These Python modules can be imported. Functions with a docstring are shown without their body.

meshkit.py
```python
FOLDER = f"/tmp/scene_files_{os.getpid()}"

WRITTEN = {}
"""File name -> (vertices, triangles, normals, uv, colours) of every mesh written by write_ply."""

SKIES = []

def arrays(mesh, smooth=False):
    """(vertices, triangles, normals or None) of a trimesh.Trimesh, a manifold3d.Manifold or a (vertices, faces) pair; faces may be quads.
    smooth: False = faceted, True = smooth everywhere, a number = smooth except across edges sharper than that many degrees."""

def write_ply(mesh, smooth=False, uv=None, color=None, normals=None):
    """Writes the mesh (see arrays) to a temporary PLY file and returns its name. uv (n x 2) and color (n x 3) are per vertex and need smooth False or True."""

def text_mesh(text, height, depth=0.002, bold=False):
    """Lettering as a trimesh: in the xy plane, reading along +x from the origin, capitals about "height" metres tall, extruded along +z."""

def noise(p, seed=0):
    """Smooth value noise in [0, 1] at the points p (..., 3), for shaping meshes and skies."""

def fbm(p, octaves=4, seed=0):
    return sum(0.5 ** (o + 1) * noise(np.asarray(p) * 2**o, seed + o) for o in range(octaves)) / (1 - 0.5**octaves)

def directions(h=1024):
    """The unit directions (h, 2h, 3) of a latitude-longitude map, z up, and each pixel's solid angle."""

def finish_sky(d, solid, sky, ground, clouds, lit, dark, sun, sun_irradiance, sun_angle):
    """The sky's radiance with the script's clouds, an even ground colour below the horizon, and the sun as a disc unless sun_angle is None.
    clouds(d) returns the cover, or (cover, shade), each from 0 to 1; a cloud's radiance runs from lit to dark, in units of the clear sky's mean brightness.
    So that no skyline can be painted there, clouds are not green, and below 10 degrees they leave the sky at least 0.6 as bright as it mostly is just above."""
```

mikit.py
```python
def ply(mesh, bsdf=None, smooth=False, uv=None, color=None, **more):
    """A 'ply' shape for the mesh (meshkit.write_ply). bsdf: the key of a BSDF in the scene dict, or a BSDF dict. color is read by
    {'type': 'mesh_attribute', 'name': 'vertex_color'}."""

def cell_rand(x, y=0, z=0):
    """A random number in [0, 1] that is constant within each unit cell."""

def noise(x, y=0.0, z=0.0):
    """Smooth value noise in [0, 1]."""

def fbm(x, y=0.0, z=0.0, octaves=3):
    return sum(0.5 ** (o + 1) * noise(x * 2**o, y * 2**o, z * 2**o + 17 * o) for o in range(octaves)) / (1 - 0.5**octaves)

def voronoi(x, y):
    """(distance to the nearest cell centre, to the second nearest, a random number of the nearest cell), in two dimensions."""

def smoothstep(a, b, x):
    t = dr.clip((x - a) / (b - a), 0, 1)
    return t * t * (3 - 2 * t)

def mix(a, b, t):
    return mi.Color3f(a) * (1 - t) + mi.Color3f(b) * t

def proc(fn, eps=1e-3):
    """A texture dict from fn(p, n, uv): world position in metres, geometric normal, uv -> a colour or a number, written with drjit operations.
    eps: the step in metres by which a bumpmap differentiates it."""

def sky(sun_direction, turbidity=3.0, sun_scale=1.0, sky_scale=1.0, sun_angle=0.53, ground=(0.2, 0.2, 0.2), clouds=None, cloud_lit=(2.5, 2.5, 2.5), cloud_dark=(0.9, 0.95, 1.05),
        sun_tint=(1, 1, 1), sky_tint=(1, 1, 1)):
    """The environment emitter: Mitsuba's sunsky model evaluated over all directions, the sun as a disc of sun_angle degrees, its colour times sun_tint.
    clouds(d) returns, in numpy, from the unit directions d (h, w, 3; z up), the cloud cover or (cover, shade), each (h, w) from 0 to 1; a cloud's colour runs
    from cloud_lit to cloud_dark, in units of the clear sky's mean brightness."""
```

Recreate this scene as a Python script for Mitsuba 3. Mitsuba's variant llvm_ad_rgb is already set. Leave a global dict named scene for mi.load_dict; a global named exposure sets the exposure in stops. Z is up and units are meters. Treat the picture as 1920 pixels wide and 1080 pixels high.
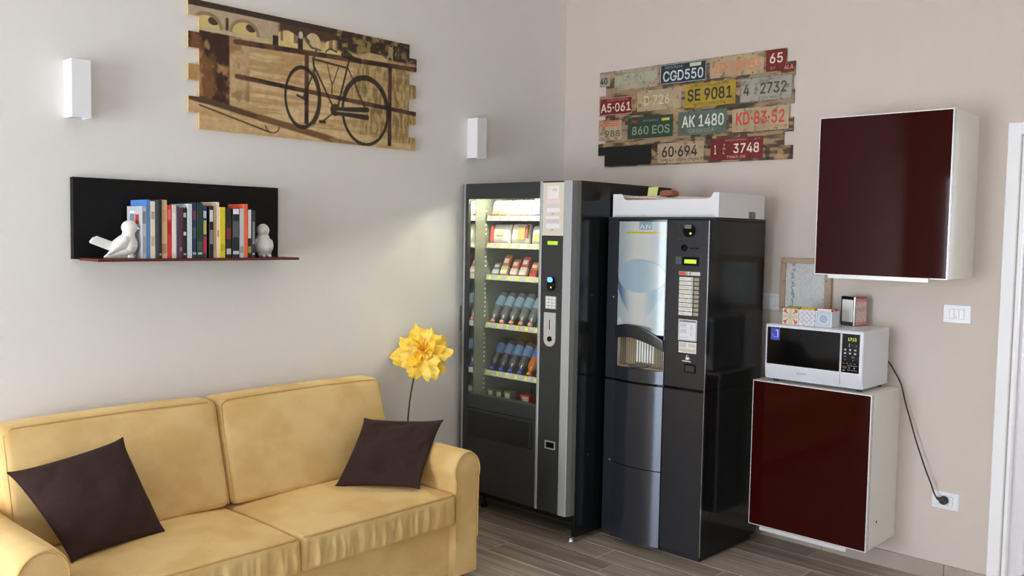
import math, random
import numpy as np
import trimesh, shapely
import drjit as dr
import mitsuba as mi
import mikit, meshkit
from shapely.geometry import Polygon, Point, box as sbox
from shapely.ops import unary_union
from manifold3d import Manifold

T = mi.ScalarTransform4f
scene, labels = {'type': 'scene'}, {}
random.seed(7)
rng = np.random.default_rng(7)

# ------------------------------------------------------------------ camera, light, exposure
exposure = 0.0
CAM = np.array([3.785, -4.4744, 1.6126])
FWD = np.array([-0.68533571, 0.72571359, -0.06045448])
UPV = np.array([-0.05453715, 0.031635, 0.99801048])
scene['camera'] = {'type': 'perspective', 'fov': 59.06, 'fov_axis': 'x', 'near_clip': 0.05, 'far_clip': 60.0,
                   'to_world': T().look_at(origin=CAM.tolist(), target=(CAM + FWD).tolist(), up=UPV.tolist())}
DAYLIGHT = [12.2, 13.4, 14.7]      # the overcast sky seen in the panes of the window behind the camera
DAYLIGHT_B = [3.2, 3.5, 3.9]
DAYLIGHT_C = [1.05, 1.15, 1.28]       # long high window of the right-hand wall
TUBE = [235.0, 234.0, 158.0]          # fluorescent tube of the snack machine
HALL = [13.0, 13.6, 15.0]


# ------------------------------------------------------------------ helpers
def lin(r, g=None, b=None):
    c = np.array([r, r, r] if g is None else [r, g, b], float) / 255.0
    return [float(x) for x in np.where(c <= 0.04045, c / 12.92, ((c + 0.055) / 1.055) ** 2.4)]


def rgb(c):
    return {'type': 'rgb', 'value': [float(x) for x in c]}


def mat(name, col, rough=0.6, metal=0.0, spec=0.5, coat=0.0, sheen=0.0, bump=None, bump_scale=1.0):
    key = 'mat_' + name
    d = {'type': 'principled', 'base_color': col if isinstance(col, dict) else rgb(col), 'roughness': rough, 'metallic': metal, 'specular': spec}
    if coat:
        d['clearcoat'] = coat
        d['clearcoat_gloss'] = 0.95
    if sheen:
        d['sheen'] = sheen
    if bump is not None:
        d = {'type': 'bumpmap', 'scale': bump_scale, 'arbitrary': bump, 'bsdf': d}
    scene[key] = {'type': 'twosided', 'bsdf': d}
    return key


_auto = {}


def paint(r, g, b, rough=0.6, **k):
    """A plain paint given in sRGB, shared between alike things."""
    q = (r, g, b, rough, tuple(sorted(k.items())))
    if q not in _auto:
        _auto[q] = mat('paint_%d' % len(_auto), lin(r, g, b), rough, **k)
    return _auto[q]


def free(key):
    if key not in scene and key not in labels and not any(k.startswith(key + '__') for k in scene):
        return key
    i = 1
    while True:
        q = '%s_%03d' % (key, i)
        if q not in scene and q not in labels and not any(k.startswith(q + '__') for k in scene):
            return q
        i += 1


def thing(name, label, cat, group=None):
    key = free(name)
    labels[key] = {'label': label, 'category': cat}
    if group:
        labels[key]['group'] = group
    return key


def add(key, mesh, m, smooth=False, parent=None, label=None, **more):
    if parent:
        key = free(parent + '__' + key)
    scene[key] = mikit.ply(mesh, m, smooth, **more)
    if label:
        labels[key] = {'label': label}
    return key


def solo(name, mesh, m, label, cat, group=None, smooth=False, **more):
    key = thing(name, label, cat, group)
    scene[key] = mikit.ply(mesh, m, smooth, **more)
    return key


def struct(name, mesh, m, label, parent=None, smooth=False, **more):
    if parent:
        return add(name, mesh, m, smooth, parent, **more)
    labels[name] = {'label': label, 'kind': 'structure'}
    scene[name] = mikit.ply(mesh, m, smooth, **more)
    return name


def cat(*ms):
    return trimesh.util.concatenate([m for m in ms])


def cbox(x0, x1, y0, y1, z0, z1, c=0.0):
    """A box with chamfered edges."""
    x0, x1, y0, y1, z0, z1 = min(x0, x1), max(x0, x1), min(y0, y1), max(y0, y1), min(z0, z1), max(z0, z1)
    if c <= 0:
        m = trimesh.creation.box((x1 - x0, y1 - y0, z1 - z0))
        m.apply_translation(((x0 + x1) / 2, (y0 + y1) / 2, (z0 + z1) / 2))
        return m
    pts = []
    for sx in (0, 1):
        for sy in (0, 1):
            for sz in (0, 1):
                for k in range(3):
                    p = [x1 - c if sx else x0 + c, y1 - c if sy else y0 + c, z1 - c if sz else z0 + c]
                    p[k] = (x1, y1, z1)[k] if (sx, sy, sz)[k] else (x0, y0, z0)[k]
                    pts.append(p)
    return trimesh.convex.convex_hull(np.array(pts))


def samples(lo, hi, r, n):
    t = np.linspace(0, math.pi / 2, 5)[:-1]
    a = lo + r * (1 - np.cos(t))
    b = hi - r * (1 - np.cos(t))
    return np.concatenate([a, np.linspace(lo + r, hi - r, n + 1), b[::-1]])


def softbox(x0, x1, y0, y1, z0, z1, r, n=(6, 6, 6), f=None):
    """A box with round edges of radius r on a fine grid, then moved by f(p, q) with q the position in the box from -1 to 1."""
    lo, hi = np.array([x0, y0, z0], float), np.array([x1, y1, z1], float)
    s = [samples(lo[k], hi[k], r, n[k]) for k in range(3)]
    V, F, at = [], [], 0
    for k in range(3):
        a, b = (k + 1) % 3, (k + 2) % 3
        A, B = np.meshgrid(s[a], s[b], indexing='ij')
        na, nb = A.shape
        i = np.arange(na * nb).reshape(na, nb)
        q = np.stack([i[:-1, :-1].ravel(), i[1:, :-1].ravel(), i[1:, 1:].ravel(), i[:-1, 1:].ravel()], 1)
        for side in (0, 1):
            p = np.zeros((na * nb, 3))
            p[:, a], p[:, b], p[:, k] = A.ravel(), B.ravel(), (hi if side else lo)[k]
            V.append(p)
            F.append((q if side else q[:, ::-1]) + at)
            at += na * nb
    v, q = np.vstack(V), np.vstack(F)
    m = trimesh.Trimesh(v, np.vstack([q[:, [0, 1, 2]], q[:, [0, 2, 3]]]), process=False)
    m.merge_vertices(digits_vertex=6)
    p = np.array(m.vertices)
    c = np.clip(p, lo + r, hi - r)
    d = p - c
    l = np.linalg.norm(d, axis=1, keepdims=True)
    p = np.where(l > 0, c + d / np.maximum(l, 1e-12) * r, p)
    if f is not None:
        p = f(p, (p - (lo + hi) / 2) / ((hi - lo) / 2))
    m.vertices = p
    return m


def tube(path, r, n=10, closed=False):
    """A round tube along a list of points; r a number or one per point."""
    p = np.asarray(path, float)
    N = len(p)
    r = np.broadcast_to(np.asarray(r, float), (N,))
    t = np.gradient(p, axis=0) if not closed else np.roll(p, -1, 0) - np.roll(p, 1, 0)
    t /= np.maximum(np.linalg.norm(t, axis=1, keepdims=True), 1e-12)
    u = np.cross(t[0], [0, 0, 1.0])
    if np.linalg.norm(u) < 0.1:
        u = np.cross(t[0], [1.0, 0, 0])
    u /= np.linalg.norm(u)
    rings = []
    for i in range(N):
        u = u - t[i] * (u @ t[i])
        u /= np.linalg.norm(u)
        w = np.cross(t[i], u)
        a = np.arange(n) * 2 * math.pi / n
        rings.append(p[i] + r[i] * (np.cos(a)[:, None] * u + np.sin(a)[:, None] * w))
    v = np.vstack(rings)
    f = []
    for i in range(N if closed else N - 1):
        j = (i + 1) % N
        for k in range(n):
            l = (k + 1) % n
            f += [[i * n + k, i * n + l, j * n + l], [i * n + k, j * n + l, j * n + k]]
    if not closed:
        v = np.vstack([v, p[:1], p[-1:]])
        for k in range(n):
            l = (k + 1) % n
            f += [[N * n, l, k], [N * n + 1, (N - 1) * n + k, (N - 1) * n + l]]
    return trimesh.Trimesh(v, np.array(f), process=False)


def lathe(profile, n=20, at=(0, 0, 0), axis=None):
    """Turns a profile [(r, z), ...] about the z axis, then tilts z to the given axis and moves it."""
    pr = np.asarray(profile, float)
    a = np.arange(n) * 2 * math.pi / n
    v = np.stack([pr[:, :1] * np.cos(a), pr[:, :1] * np.sin(a), np.repeat(pr[:, 1:], n, 1)], 2).reshape(-1, 3)
    f = []
    for i in range(len(pr) - 1):
        for k in range(n):
            l = (k + 1) % n
            f += [[i * n + k, i * n + l, (i + 1) * n + l], [i * n + k, (i + 1) * n + l, (i + 1) * n + k]]
    m = trimesh.Trimesh(v, np.array(f), process=False)
    if axis is not None:
        m.apply_transform(trimesh.geometry.align_vectors([0, 0, 1], np.asarray(axis, float)))
    m.apply_translation(at)
    return m


def ext(poly, d):
    """Extrudes a shapely polygon by d along z."""
    return cat(*[trimesh.creation.extrude_polygon(g, d, engine='earcut') for g in getattr(poly, 'geoms', [poly])])


def on_right(m, y):
    """From the xy plane to a surface that faces -y at y: x stays, y goes up."""
    v = np.array(m.vertices)
    m = m.copy()
    m.vertices = np.stack([v[:, 0], y - v[:, 2], v[:, 1]], 1)
    return m


def on_left(m, x):
    """From the xy plane to a surface that faces +x at x: x goes along y, y goes up."""
    v = np.array(m.vertices)
    m = m.copy()
    m.vertices = np.stack([x + v[:, 2], v[:, 0], v[:, 1]], 1)
    return m


def text_fit(s, a0, a1, b0, b1, depth=0.0006, bold=False):
    """Lettering scaled to fill the rectangle a0..a1 by b0..b1 of the xy plane."""
    m = meshkit.text_mesh(s, 1.0, 1.0, bold)
    v = np.array(m.vertices)
    lo, hi = v.min(0), v.max(0)
    v = (v - lo) / np.maximum(hi - lo, 1e-9) * np.array([a1 - a0, b1 - b0, depth]) + [a0, b0, 0]
    m.vertices = v
    return m


def rrect(a0, a1, b0, b1, r):
    return sbox(a0 + r, b0 + r, a1 - r, b1 - r).buffer(r, quad_segs=4) if r > 0 else sbox(a0, b0, a1, b1)


def rot(m, deg, axis=(0, 0, 1), at=(0, 0, 0)):
    m = m.copy()
    m.apply_transform(trimesh.transformations.rotation_matrix(math.radians(deg), axis, at))
    return m


def hull(*spheres, n=24):
    """The smooth hull of spheres (x, y, z, r)."""
    return Manifold.batch_hull([Manifold.sphere(s[3], n).translate(s[:3]) for s in spheres])


def skin(parts, edge=0.004, rounds=8):
    m = Manifold()
    for p in parts:
        m = m + p
    m = m.refine_to_length(edge)
    q = m.to_mesh()
    t = trimesh.Trimesh(q.vert_properties[:, :3], q.tri_verts, process=True)
    trimesh.smoothing.filter_taubin(t, iterations=rounds)
    return t


F, noise, fbm = mi.Float, mikit.noise, mikit.fbm


def C(r, g, b):
    return mi.Color3f(*lin(r, g, b))


def sstep(a, b, x):
    return mikit.smoothstep(a, b, x)


def mixc(a, b, t):
    return a * (1 - t) + b * t


# ------------------------------------------------------------------ materials
wall_paint = mat('wall', lin(207, 196, 187), 0.9, spec=0.2)
left_paint = mat('wall_light', lin(217, 214, 209), 0.9, spec=0.2)
white_paint = mat('white_paint', lin(236, 236, 238), 0.5)
ceil_paint = mat('ceiling', lin(235, 232, 228), 0.9, spec=0.2)


def plank_fn(base, dark, seed):
    def fn(p, n, uv):
        g = fbm(p.x * 2.5 + seed, p.y * 38.0, seed, 4)
        k = fbm(p.x * 1.2, p.y * 5.0 + seed, 3.0, 3)
        t = dr.clip(sstep(0.3, 0.72, g) * 0.65 + sstep(0.35, 0.7, k) * 0.45, 0, 1)
        return mixc(C(*base), C(*dark), t)
    return fn


planks = [mat('plank_a', mikit.proc(plank_fn((162, 149, 135), (131, 119, 107), 1.0)), 0.42, spec=0.4),
          mat('plank_b', mikit.proc(plank_fn((154, 141, 128), (121, 110, 99), 5.0)), 0.42, spec=0.4),
          mat('plank_c', mikit.proc(plank_fn((168, 155, 140), (137, 125, 112), 9.0)), 0.42, spec=0.4)]
grout = mat('grout', lin(196, 186, 172), 0.9)


def sofa_fn(p, n, uv):
    a = fbm(p.x * 7, p.y * 7, p.z * 7, 4)
    b = noise(p.x * 420, p.y * 420, p.z * 420)
    return mixc(mixc(C(207, 172, 112), C(219, 188, 130), sstep(0.32, 0.68, a)), C(190, 154, 98), b * 0.25)


sofa_fab = mat('sofa_fabric', mikit.proc(sofa_fn), 0.85, spec=0.15, sheen=0.6)
sofa_pipe = mat('sofa_piping', lin(196, 160, 100), 0.85, spec=0.15)
pillow_fab = mat('pillow_fabric', mikit.proc(lambda p, n, uv: mixc(C(62, 46, 43), C(50, 37, 35), noise(p.x * 500, p.y * 500, p.z * 500))), 0.9, spec=0.1, sheen=0.4)
black_body = mat('machine_black', lin(30, 32, 33), 0.3, spec=0.4)
black_side = mat('machine_side', lin(20, 22, 23), 0.12, spec=0.28)
dark_panel = mat('machine_panel', lin(46, 49, 49), 0.4, spec=0.4)
anthracite = mat('anthracite', lin(33, 35, 41), 0.28, spec=0.6)
alu = mat('aluminium', lin(176, 178, 180), 0.42, metal=0.5)
alu_dark = mat('aluminium_dark', lin(112, 113, 110), 0.42, metal=0.4)
chrome = mat('chrome', lin(220, 220, 222), 0.08, metal=1.0)
mirror_strip = mat('mirror_strip', lin(215, 218, 214), 0.03, metal=1.0)
inner_grey = mat('inner_grey', lin(122, 128, 116), 0.4)
rail_grey = mat('rail_grey', lin(176, 178, 170), 0.4)
white_metal = mat('white_metal', lin(228, 228, 226), 0.35)
cabinet_white = mat('cabinet_white', lin(214, 212, 202), 0.4)
red_glass = mat('red_glass', lin(48, 7, 5), 0.04, spec=0.12)
plastic_white = mat('plastic_white', lin(228, 228, 232), 0.3)
micro_white = mat('microwave_white', lin(212, 213, 220), 0.3)
gloss_black = mat('gloss_black', lin(9, 9, 10), 0.06, spec=0.22)
edge_alu = mat('edge_aluminium', lin(208, 208, 208), 0.35, metal=0.25)
matte_black = mat('matte_black', lin(22, 20, 19), 0.55)
rubber = mat('rubber', lin(38, 42, 42), 0.6)
scene['mat_glass'] = {'type': 'thindielectric', 'int_ior': 1.5}
scene['mat_bottle'] = {'type': 'thindielectric', 'int_ior': 1.25}


def emits(rgbv):
    return {'emitter': {'type': 'area', 'radiance': rgb(rgbv)}}


# ------------------------------------------------------------------ the room
XR, YB, ZC = 6.6, -6.7, 3.3
struct('wall_left', cbox(-0.15, 0, YB - 0.15, 0.15, -0.05, ZC), left_paint, 'beige plaster wall behind the yellow sofa')
DX0, DX1, DZ = 2.652, 3.50, 2.09
struct('wall_right', cat(cbox(0, DX0, 0, 0.15, -0.05, ZC), cbox(DX1, XR, 0, 0.15, -0.05, ZC), cbox(DX0, DX1, 0, 0.15, DZ, ZC)), wall_paint,
       'beige plaster wall behind the vending machines and the red cabinets')
WA, WB = (0.35, 2.05), (3.7, 5.5)
WZ = 2.35
struct('wall_back', cat(cbox(-0.15, WA[0], YB - 0.15, YB, -0.05, ZC), cbox(WA[1], WB[0], YB - 0.15, YB, -0.05, ZC), cbox(WB[1], XR + 0.15, YB - 0.15, YB, -0.05, ZC),
                        cbox(WA[0], WA[1], YB - 0.15, YB, WZ, ZC), cbox(WB[0], WB[1], YB - 0.15, YB, WZ, ZC)), wall_paint, 'beige wall with windows behind the camera')
WC, WCZ = (-6.2, -1.2), (0.9, 2.4)
struct('wall_side', cat(cbox(XR, XR + 0.15, YB - 0.15, WC[0], -0.05, ZC), cbox(XR, XR + 0.15, WC[1], 0.15, -0.05, ZC), cbox(XR, XR + 0.15, WC[0], WC[1], -0.05, WCZ[0]), cbox(XR, XR + 0.15, WC[0], WC[1], WCZ[1], ZC)), left_paint, 'beige wall on the far right of the room')
struct('ceiling', cbox(-0.15, XR + 0.15, YB - 0.15, 0.15, ZC, ZC + 0.1), ceil_paint, 'white ceiling')
for i, ((a, b), col) in enumerate(((WA, DAYLIGHT), (WB, DAYLIGHT_B))):
    w = 'window_%d' % (i + 1)
    mid = (a + b) / 2
    labels[w] = {'label': 'tall white framed window behind the camera', 'kind': 'structure'}
    fr = [cbox(a, a + 0.05, YB - 0.12, YB - 0.04, 0, WZ), cbox(b - 0.05, b, YB - 0.12, YB - 0.04, 0, WZ), cbox(a, b, YB - 0.12, YB - 0.04, 0, 0.06),
          cbox(a, b, YB - 0.12, YB - 0.04, WZ - 0.05, WZ), cbox(mid - 0.03, mid + 0.03, YB - 0.12, YB - 0.04, 0, WZ)]
    add('frame', cat(*fr), white_paint, parent=w)
    for (p, q) in ((a + 0.05, mid - 0.03), (mid + 0.03, b - 0.05)):
        add('pane', trimesh.Trimesh([[p, YB - 0.08, 0.06], [q, YB - 0.08, 0.06], [q, YB - 0.08, WZ - 0.05], [p, YB - 0.08, WZ - 0.05]], [[0, 2, 1], [0, 3, 2]], process=False),
            'mat_white_paint', parent=w, **emits(col))

# floor: grout bed, wood-look tiles laid along the right wall
struct('floor', cat(cbox(-0.15, XR + 0.15, YB - 0.15, 0.15, -0.06, -0.0018), cbox(DX0, DX1 + 2.0, 0.15, 3.0, -0.06, -0.0018)), grout, 'grey brown wood-look tile floor')
PITCH, LEN = 0.157, 0.90
first = {5: 1.06, 6: 1.18, 7: 0.607}
for row in range(29):
    y1 = -0.008 - 0.0 - row * PITCH + 0.002
    y0 = y1 - PITCH + 0.006
    j = first.get(row, (row * 0.37 + 0.13 * (row % 3)) % LEN)
    x = j - LEN * math.ceil(j / LEN)
    k = 0
    while x < 4.4:
        a, b = max(x + 0.002, 0.002), min(x + LEN - 0.002, 4.4)
        if b - a > 0.03:
            dz = 0.0004 * ((row * 7 + k * 3) % 3)
            add('plank', cbox(a, b, y0, y1, -0.004, 0.0 - dz, 0.0012), planks[(row * 5 + k * 7 + (row * k) % 2) % 3], parent='floor')
        x += LEN
        k += 1
add('plank', cat(cbox(4.4, XR, YB, 0, -0.004, -0.0005), cbox(0.0, 4.4, YB, -0.008 - 29 * PITCH, -0.004, -0.0005), cbox(DX0, DX1 + 2, 0.0, 3.0, -0.004, -0.0005)), planks[0], parent='floor')

base_tile = mat('base_tile', mikit.proc(plank_fn((176, 162, 152), (150, 137, 128), 3.0)), 0.42, spec=0.4)
labels['baseboard_right'] = {'label': 'grey brown tile baseboard along the right wall', 'kind': 'structure'}
x = 0.01
for e in (0.61, 1.21, 1.81, 2.41, 2.594):
    add('tile', cbox(x + 0.001, e - 0.001, -0.011, -0.0005, 0.0, 0.083, 0.0015), base_tile, parent='baseboard_right')
    x = e
labels['baseboard_left'] = {'label': 'grey brown tile baseboard along the left wall behind the sofa', 'kind': 'structure'}
y = -0.012
for k in range(8):
    add('tile', cbox(0.0005, 0.011, y - 0.599, y - 0.001, 0.0, 0.083, 0.0015), planks[k % 3], parent='baseboard_left')
    y -= 0.6

# doorway on the right with white casing, a bright room beyond
labels['door_1'] = {'label': 'white door casing at the right edge of the wall', 'kind': 'structure'}
add('casing', cbox(2.594, 2.648, -0.018, -0.0005, 0, 2.142, 0.003), white_paint, parent='door_1')
add('casing', cbox(2.648, DX1 + 0.06, -0.018, -0.0005, DZ - 0.002, 2.142, 0.003), white_paint, parent='door_1')
add('casing', cbox(DX1 + 0.002, DX1 + 0.06, -0.018, -0.0005, 0, DZ - 0.004, 0.003), white_paint, parent='door_1')
add('jamb', cat(cbox(DX0 - 0.001, DX0 + 0.014, 0.002, 0.30, 0, DZ - 0.002, 0.001), cbox(DX0 + 0.014, DX0 + 0.026, 0.05, 0.09, 0, DZ - 0.016, 0.001)), white_paint, parent='door_1')
add('jamb', cbox(DX0 + 0.014, DX1, 0.002, 0.15, DZ - 0.016, DZ - 0.002, 0.001), white_paint, parent='door_1')
struct('wall_hall', cat(cbox(DX0 - 1.6, DX1 + 2.1, 3.0, 3.1, -0.05, 2.7), cbox(DX0 - 1.7, DX0 - 1.6, 0.15, 3.1, -0.05, 2.7), cbox(DX1 + 2.0, DX1 + 2.1, 0.15, 3.1, -0.05, 2.7),
                        cbox(DX0 - 1.7, DX1 + 2.1, 0.15, 3.1, 2.7, 2.8), cbox(DX0 - 1.7, DX0, 0.15, 3.1, -0.06, -0.002)), white_paint, 'white walls of the room behind the doorway')
labels['window_4'] = {'label': 'long window in the wall to the right of the camera', 'kind': 'structure'}
for i in range(4):
    a, b = WC[0] + 1.25 * i, WC[0] + 1.25 * (i + 1)
    add('frame', cat(cbox(XR + 0.02, XR + 0.08, a, a + 0.04, *WCZ), cbox(XR + 0.02, XR + 0.08, b - 0.04, b, *WCZ), cbox(XR + 0.02, XR + 0.08, a + 0.04, b - 0.04, WCZ[0], WCZ[0] + 0.04), cbox(XR + 0.02, XR + 0.08, a + 0.04, b - 0.04, WCZ[1] - 0.04, WCZ[1])), white_paint, parent='window_4')
    a, b = a + 0.04, b - 0.04
    z0, z1 = WCZ[0] + 0.04, WCZ[1] - 0.04
    add('pane', trimesh.Trimesh([[XR + 0.05, a, z0], [XR + 0.05, b, z0], [XR + 0.05, b, z1], [XR + 0.05, a, z1]], [[0, 2, 1], [0, 3, 2]], process=False), white_paint, parent='window_4', **emits(DAYLIGHT_C))
labels['window_3'] = {'label': 'window of the room behind the doorway', 'kind': 'structure'}
add('frame', cat(cbox(4.0, 4.05, 2.96, 3.0, 0.9, 2.2), cbox(5.0, 5.05, 2.96, 3.0, 0.9, 2.2), cbox(4.0, 5.05, 2.96, 3.0, 0.85, 0.9), cbox(4.0, 5.05, 2.96, 3.0, 2.15, 2.2)), white_paint, parent='window_3')
add('pane', trimesh.Trimesh([[4.05, 2.98, 0.9], [5.0, 2.98, 0.9], [5.0, 2.98, 2.15], [4.05, 2.98, 2.15]], [[0, 1, 2], [0, 2, 3]], process=False), white_paint, parent='window_3', **emits(HALL))

# ------------------------------------------------------------------ sofa
SR = trimesh.transformations.rotation_matrix(math.radians(1.0), [0, 0, 1], [0.5, -2.5, 0])


def sofa_part(name, m, material=None, parent='sofa', smooth=True):
    m = m.copy()
    m.apply_transform(SR)
    return add(name, m, material or sofa_fab, smooth, parent)


thing('sofa', 'yellow two-seat fabric sofa with rolled arms against the left wall', 'sofa')


def wob(amp, fr, seed=0):
    def f(p, q):
        d = np.stack([meshkit.fbm(p * fr + 10 * k, 3, seed + k) - 0.5 for k in range(3)], 1)
        return p + amp * d
    return f


sofa_part('base', softbox(0.10, 0.815, -3.42, -1.69, 0.03, 0.29, 0.02, (8, 24, 5), wob(0.012, 5, 3)))
sofa_part('back_frame', softbox(0.035, 0.17, -3.43, -1.64, 0.03, 0.855, 0.05, (3, 20, 10), wob(0.008, 5, 8)))


def arm_profile(yc, s):
    """Outline (y, z) of a rolled arm, counted from the foot on one side over the roll to the other."""
    pts = [(yc - 0.078, 0.03), (yc - 0.078, 0.2), (yc - 0.078, 0.36), (yc - 0.08, 0.43)]
    for a in np.linspace(205, -25, 25):
        pts.append((yc + 0.088 * math.cos(math.radians(a)), 0.525 + 0.088 * math.sin(math.radians(a))))
    pts += [(yc + 0.08, 0.43), (yc + 0.078, 0.36), (yc + 0.078, 0.2), (yc + 0.078, 0.03)]
    return np.array(pts)


def loft_x(loop, sections):
    """sections: (x, inset). The loop runs in (y, z)."""
    t = np.roll(loop, -1, 0) - np.roll(loop, 1, 0)
    nrm = np.stack([-t[:, 1], t[:, 0]], 1)
    nrm /= np.linalg.norm(nrm, axis=1, keepdims=True)
    c = loop.mean(0)
    if ((loop - c) * nrm).sum() < 0:
        nrm = -nrm
    v, n = [], len(loop)
    for x, ins in sections:
        q = loop - nrm * ins
        v.append(np.column_stack([np.full(n, x), q]))
    v = np.vstack(v + [[[sections[0][0], *c]], [[sections[-1][0], *c]]])
    f, S = [], len(sections)
    for i in range(S - 1):
        for k in range(n):
            l = (k + 1) % n
            f += [[i * n + k, (i + 1) * n + l, i * n + l], [i * n + k, (i + 1) * n + k, (i + 1) * n + l]]
    for k in range(n):
        l = (k + 1) % n
        f += [[S * n, k, l], [S * n + 1, (S - 1) * n + l, (S - 1) * n + k]]
    m = trimesh.Trimesh(v, np.array(f), process=False)
    m.fix_normals()
    return m


for yc in (-1.633, -3.478):
    loop = arm_profile(yc, 1)
    secs = [(0.06, 0.03), (0.065, 0.012), (0.08, 0.0)] + [(x, 0.0) for x in np.linspace(0.14, 0.80, 16)] + [(0.832, 0.001), (0.846, 0.006), (0.851, 0.014)]
    m = loft_x(loop, secs)
    v = np.array(m.vertices)
    v += 0.010 * np.stack([np.zeros(len(v)), meshkit.fbm(v * 6, 3, 4) - 0.5, meshkit.fbm(v * 6, 3, 5) - 0.5], 1)
    m.vertices = v
    a = sofa_part('arm', m)
    c = loop[4:29].mean(0)
    pl = np.array([[0.8525, p[0], p[1]] for p in (loop - (loop - [yc, 0.4]) * [[0.11, 0.0]])[1:-1]])
    pl[:, 2] -= np.where(pl[:, 2] > 0.5, 0.008, 0)
    sofa_part('piping', tube(pl, 0.0035, 6), sofa_pipe, parent=a)
for yv in (-3.36, -1.75):
    for xv in (0.16, 0.74):
        m = lathe([(0.0, 0.0), (0.022, 0.0), (0.026, 0.035), (0.0, 0.035)], 12, (xv, yv, 0))
        sofa_part('foot', m, matte_black)


def seat_move(seed, x1):
    def f(p, q):
        p = p.copy()
        top = np.clip(q[:, 2], 0, 1) ** 2
        dome = (1 - np.clip(np.abs(q[:, 1]), 0, 1) ** 3) * (1 - np.clip(np.abs(q[:, 0]), 0, 1) ** 4)
        p[:, 2] += top * dome * 0.022
        front = np.clip((q[:, 0] - 0.86) / 0.14, 0, 1)
        pl = meshkit.fbm(np.stack([p[:, 1] * 38 + seed + 1.5 * p[:, 2], p[:, 2] * 4.0, p[:, 1] * 0], 1), 3, seed)
        pl = 0.5 + (pl - 0.5) * (0.4 + 0.9 * meshkit.noise(np.stack([p[:, 1] * 5 + seed, p[:, 1] * 0, p[:, 1] * 0], 1), seed))
        low = np.clip((0.75 - q[:, 2]) * 1.2, 0, 1) * np.clip((q[:, 2] + 1) / 0.5, 0, 1)
        p[:, 0] += front * low * (pl - 0.5) * 0.05
        w = meshkit.fbm(p * 5 + seed, 3, seed) - 0.5
        p[:, 2] += top * w * 0.018
        return p
    return f


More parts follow.
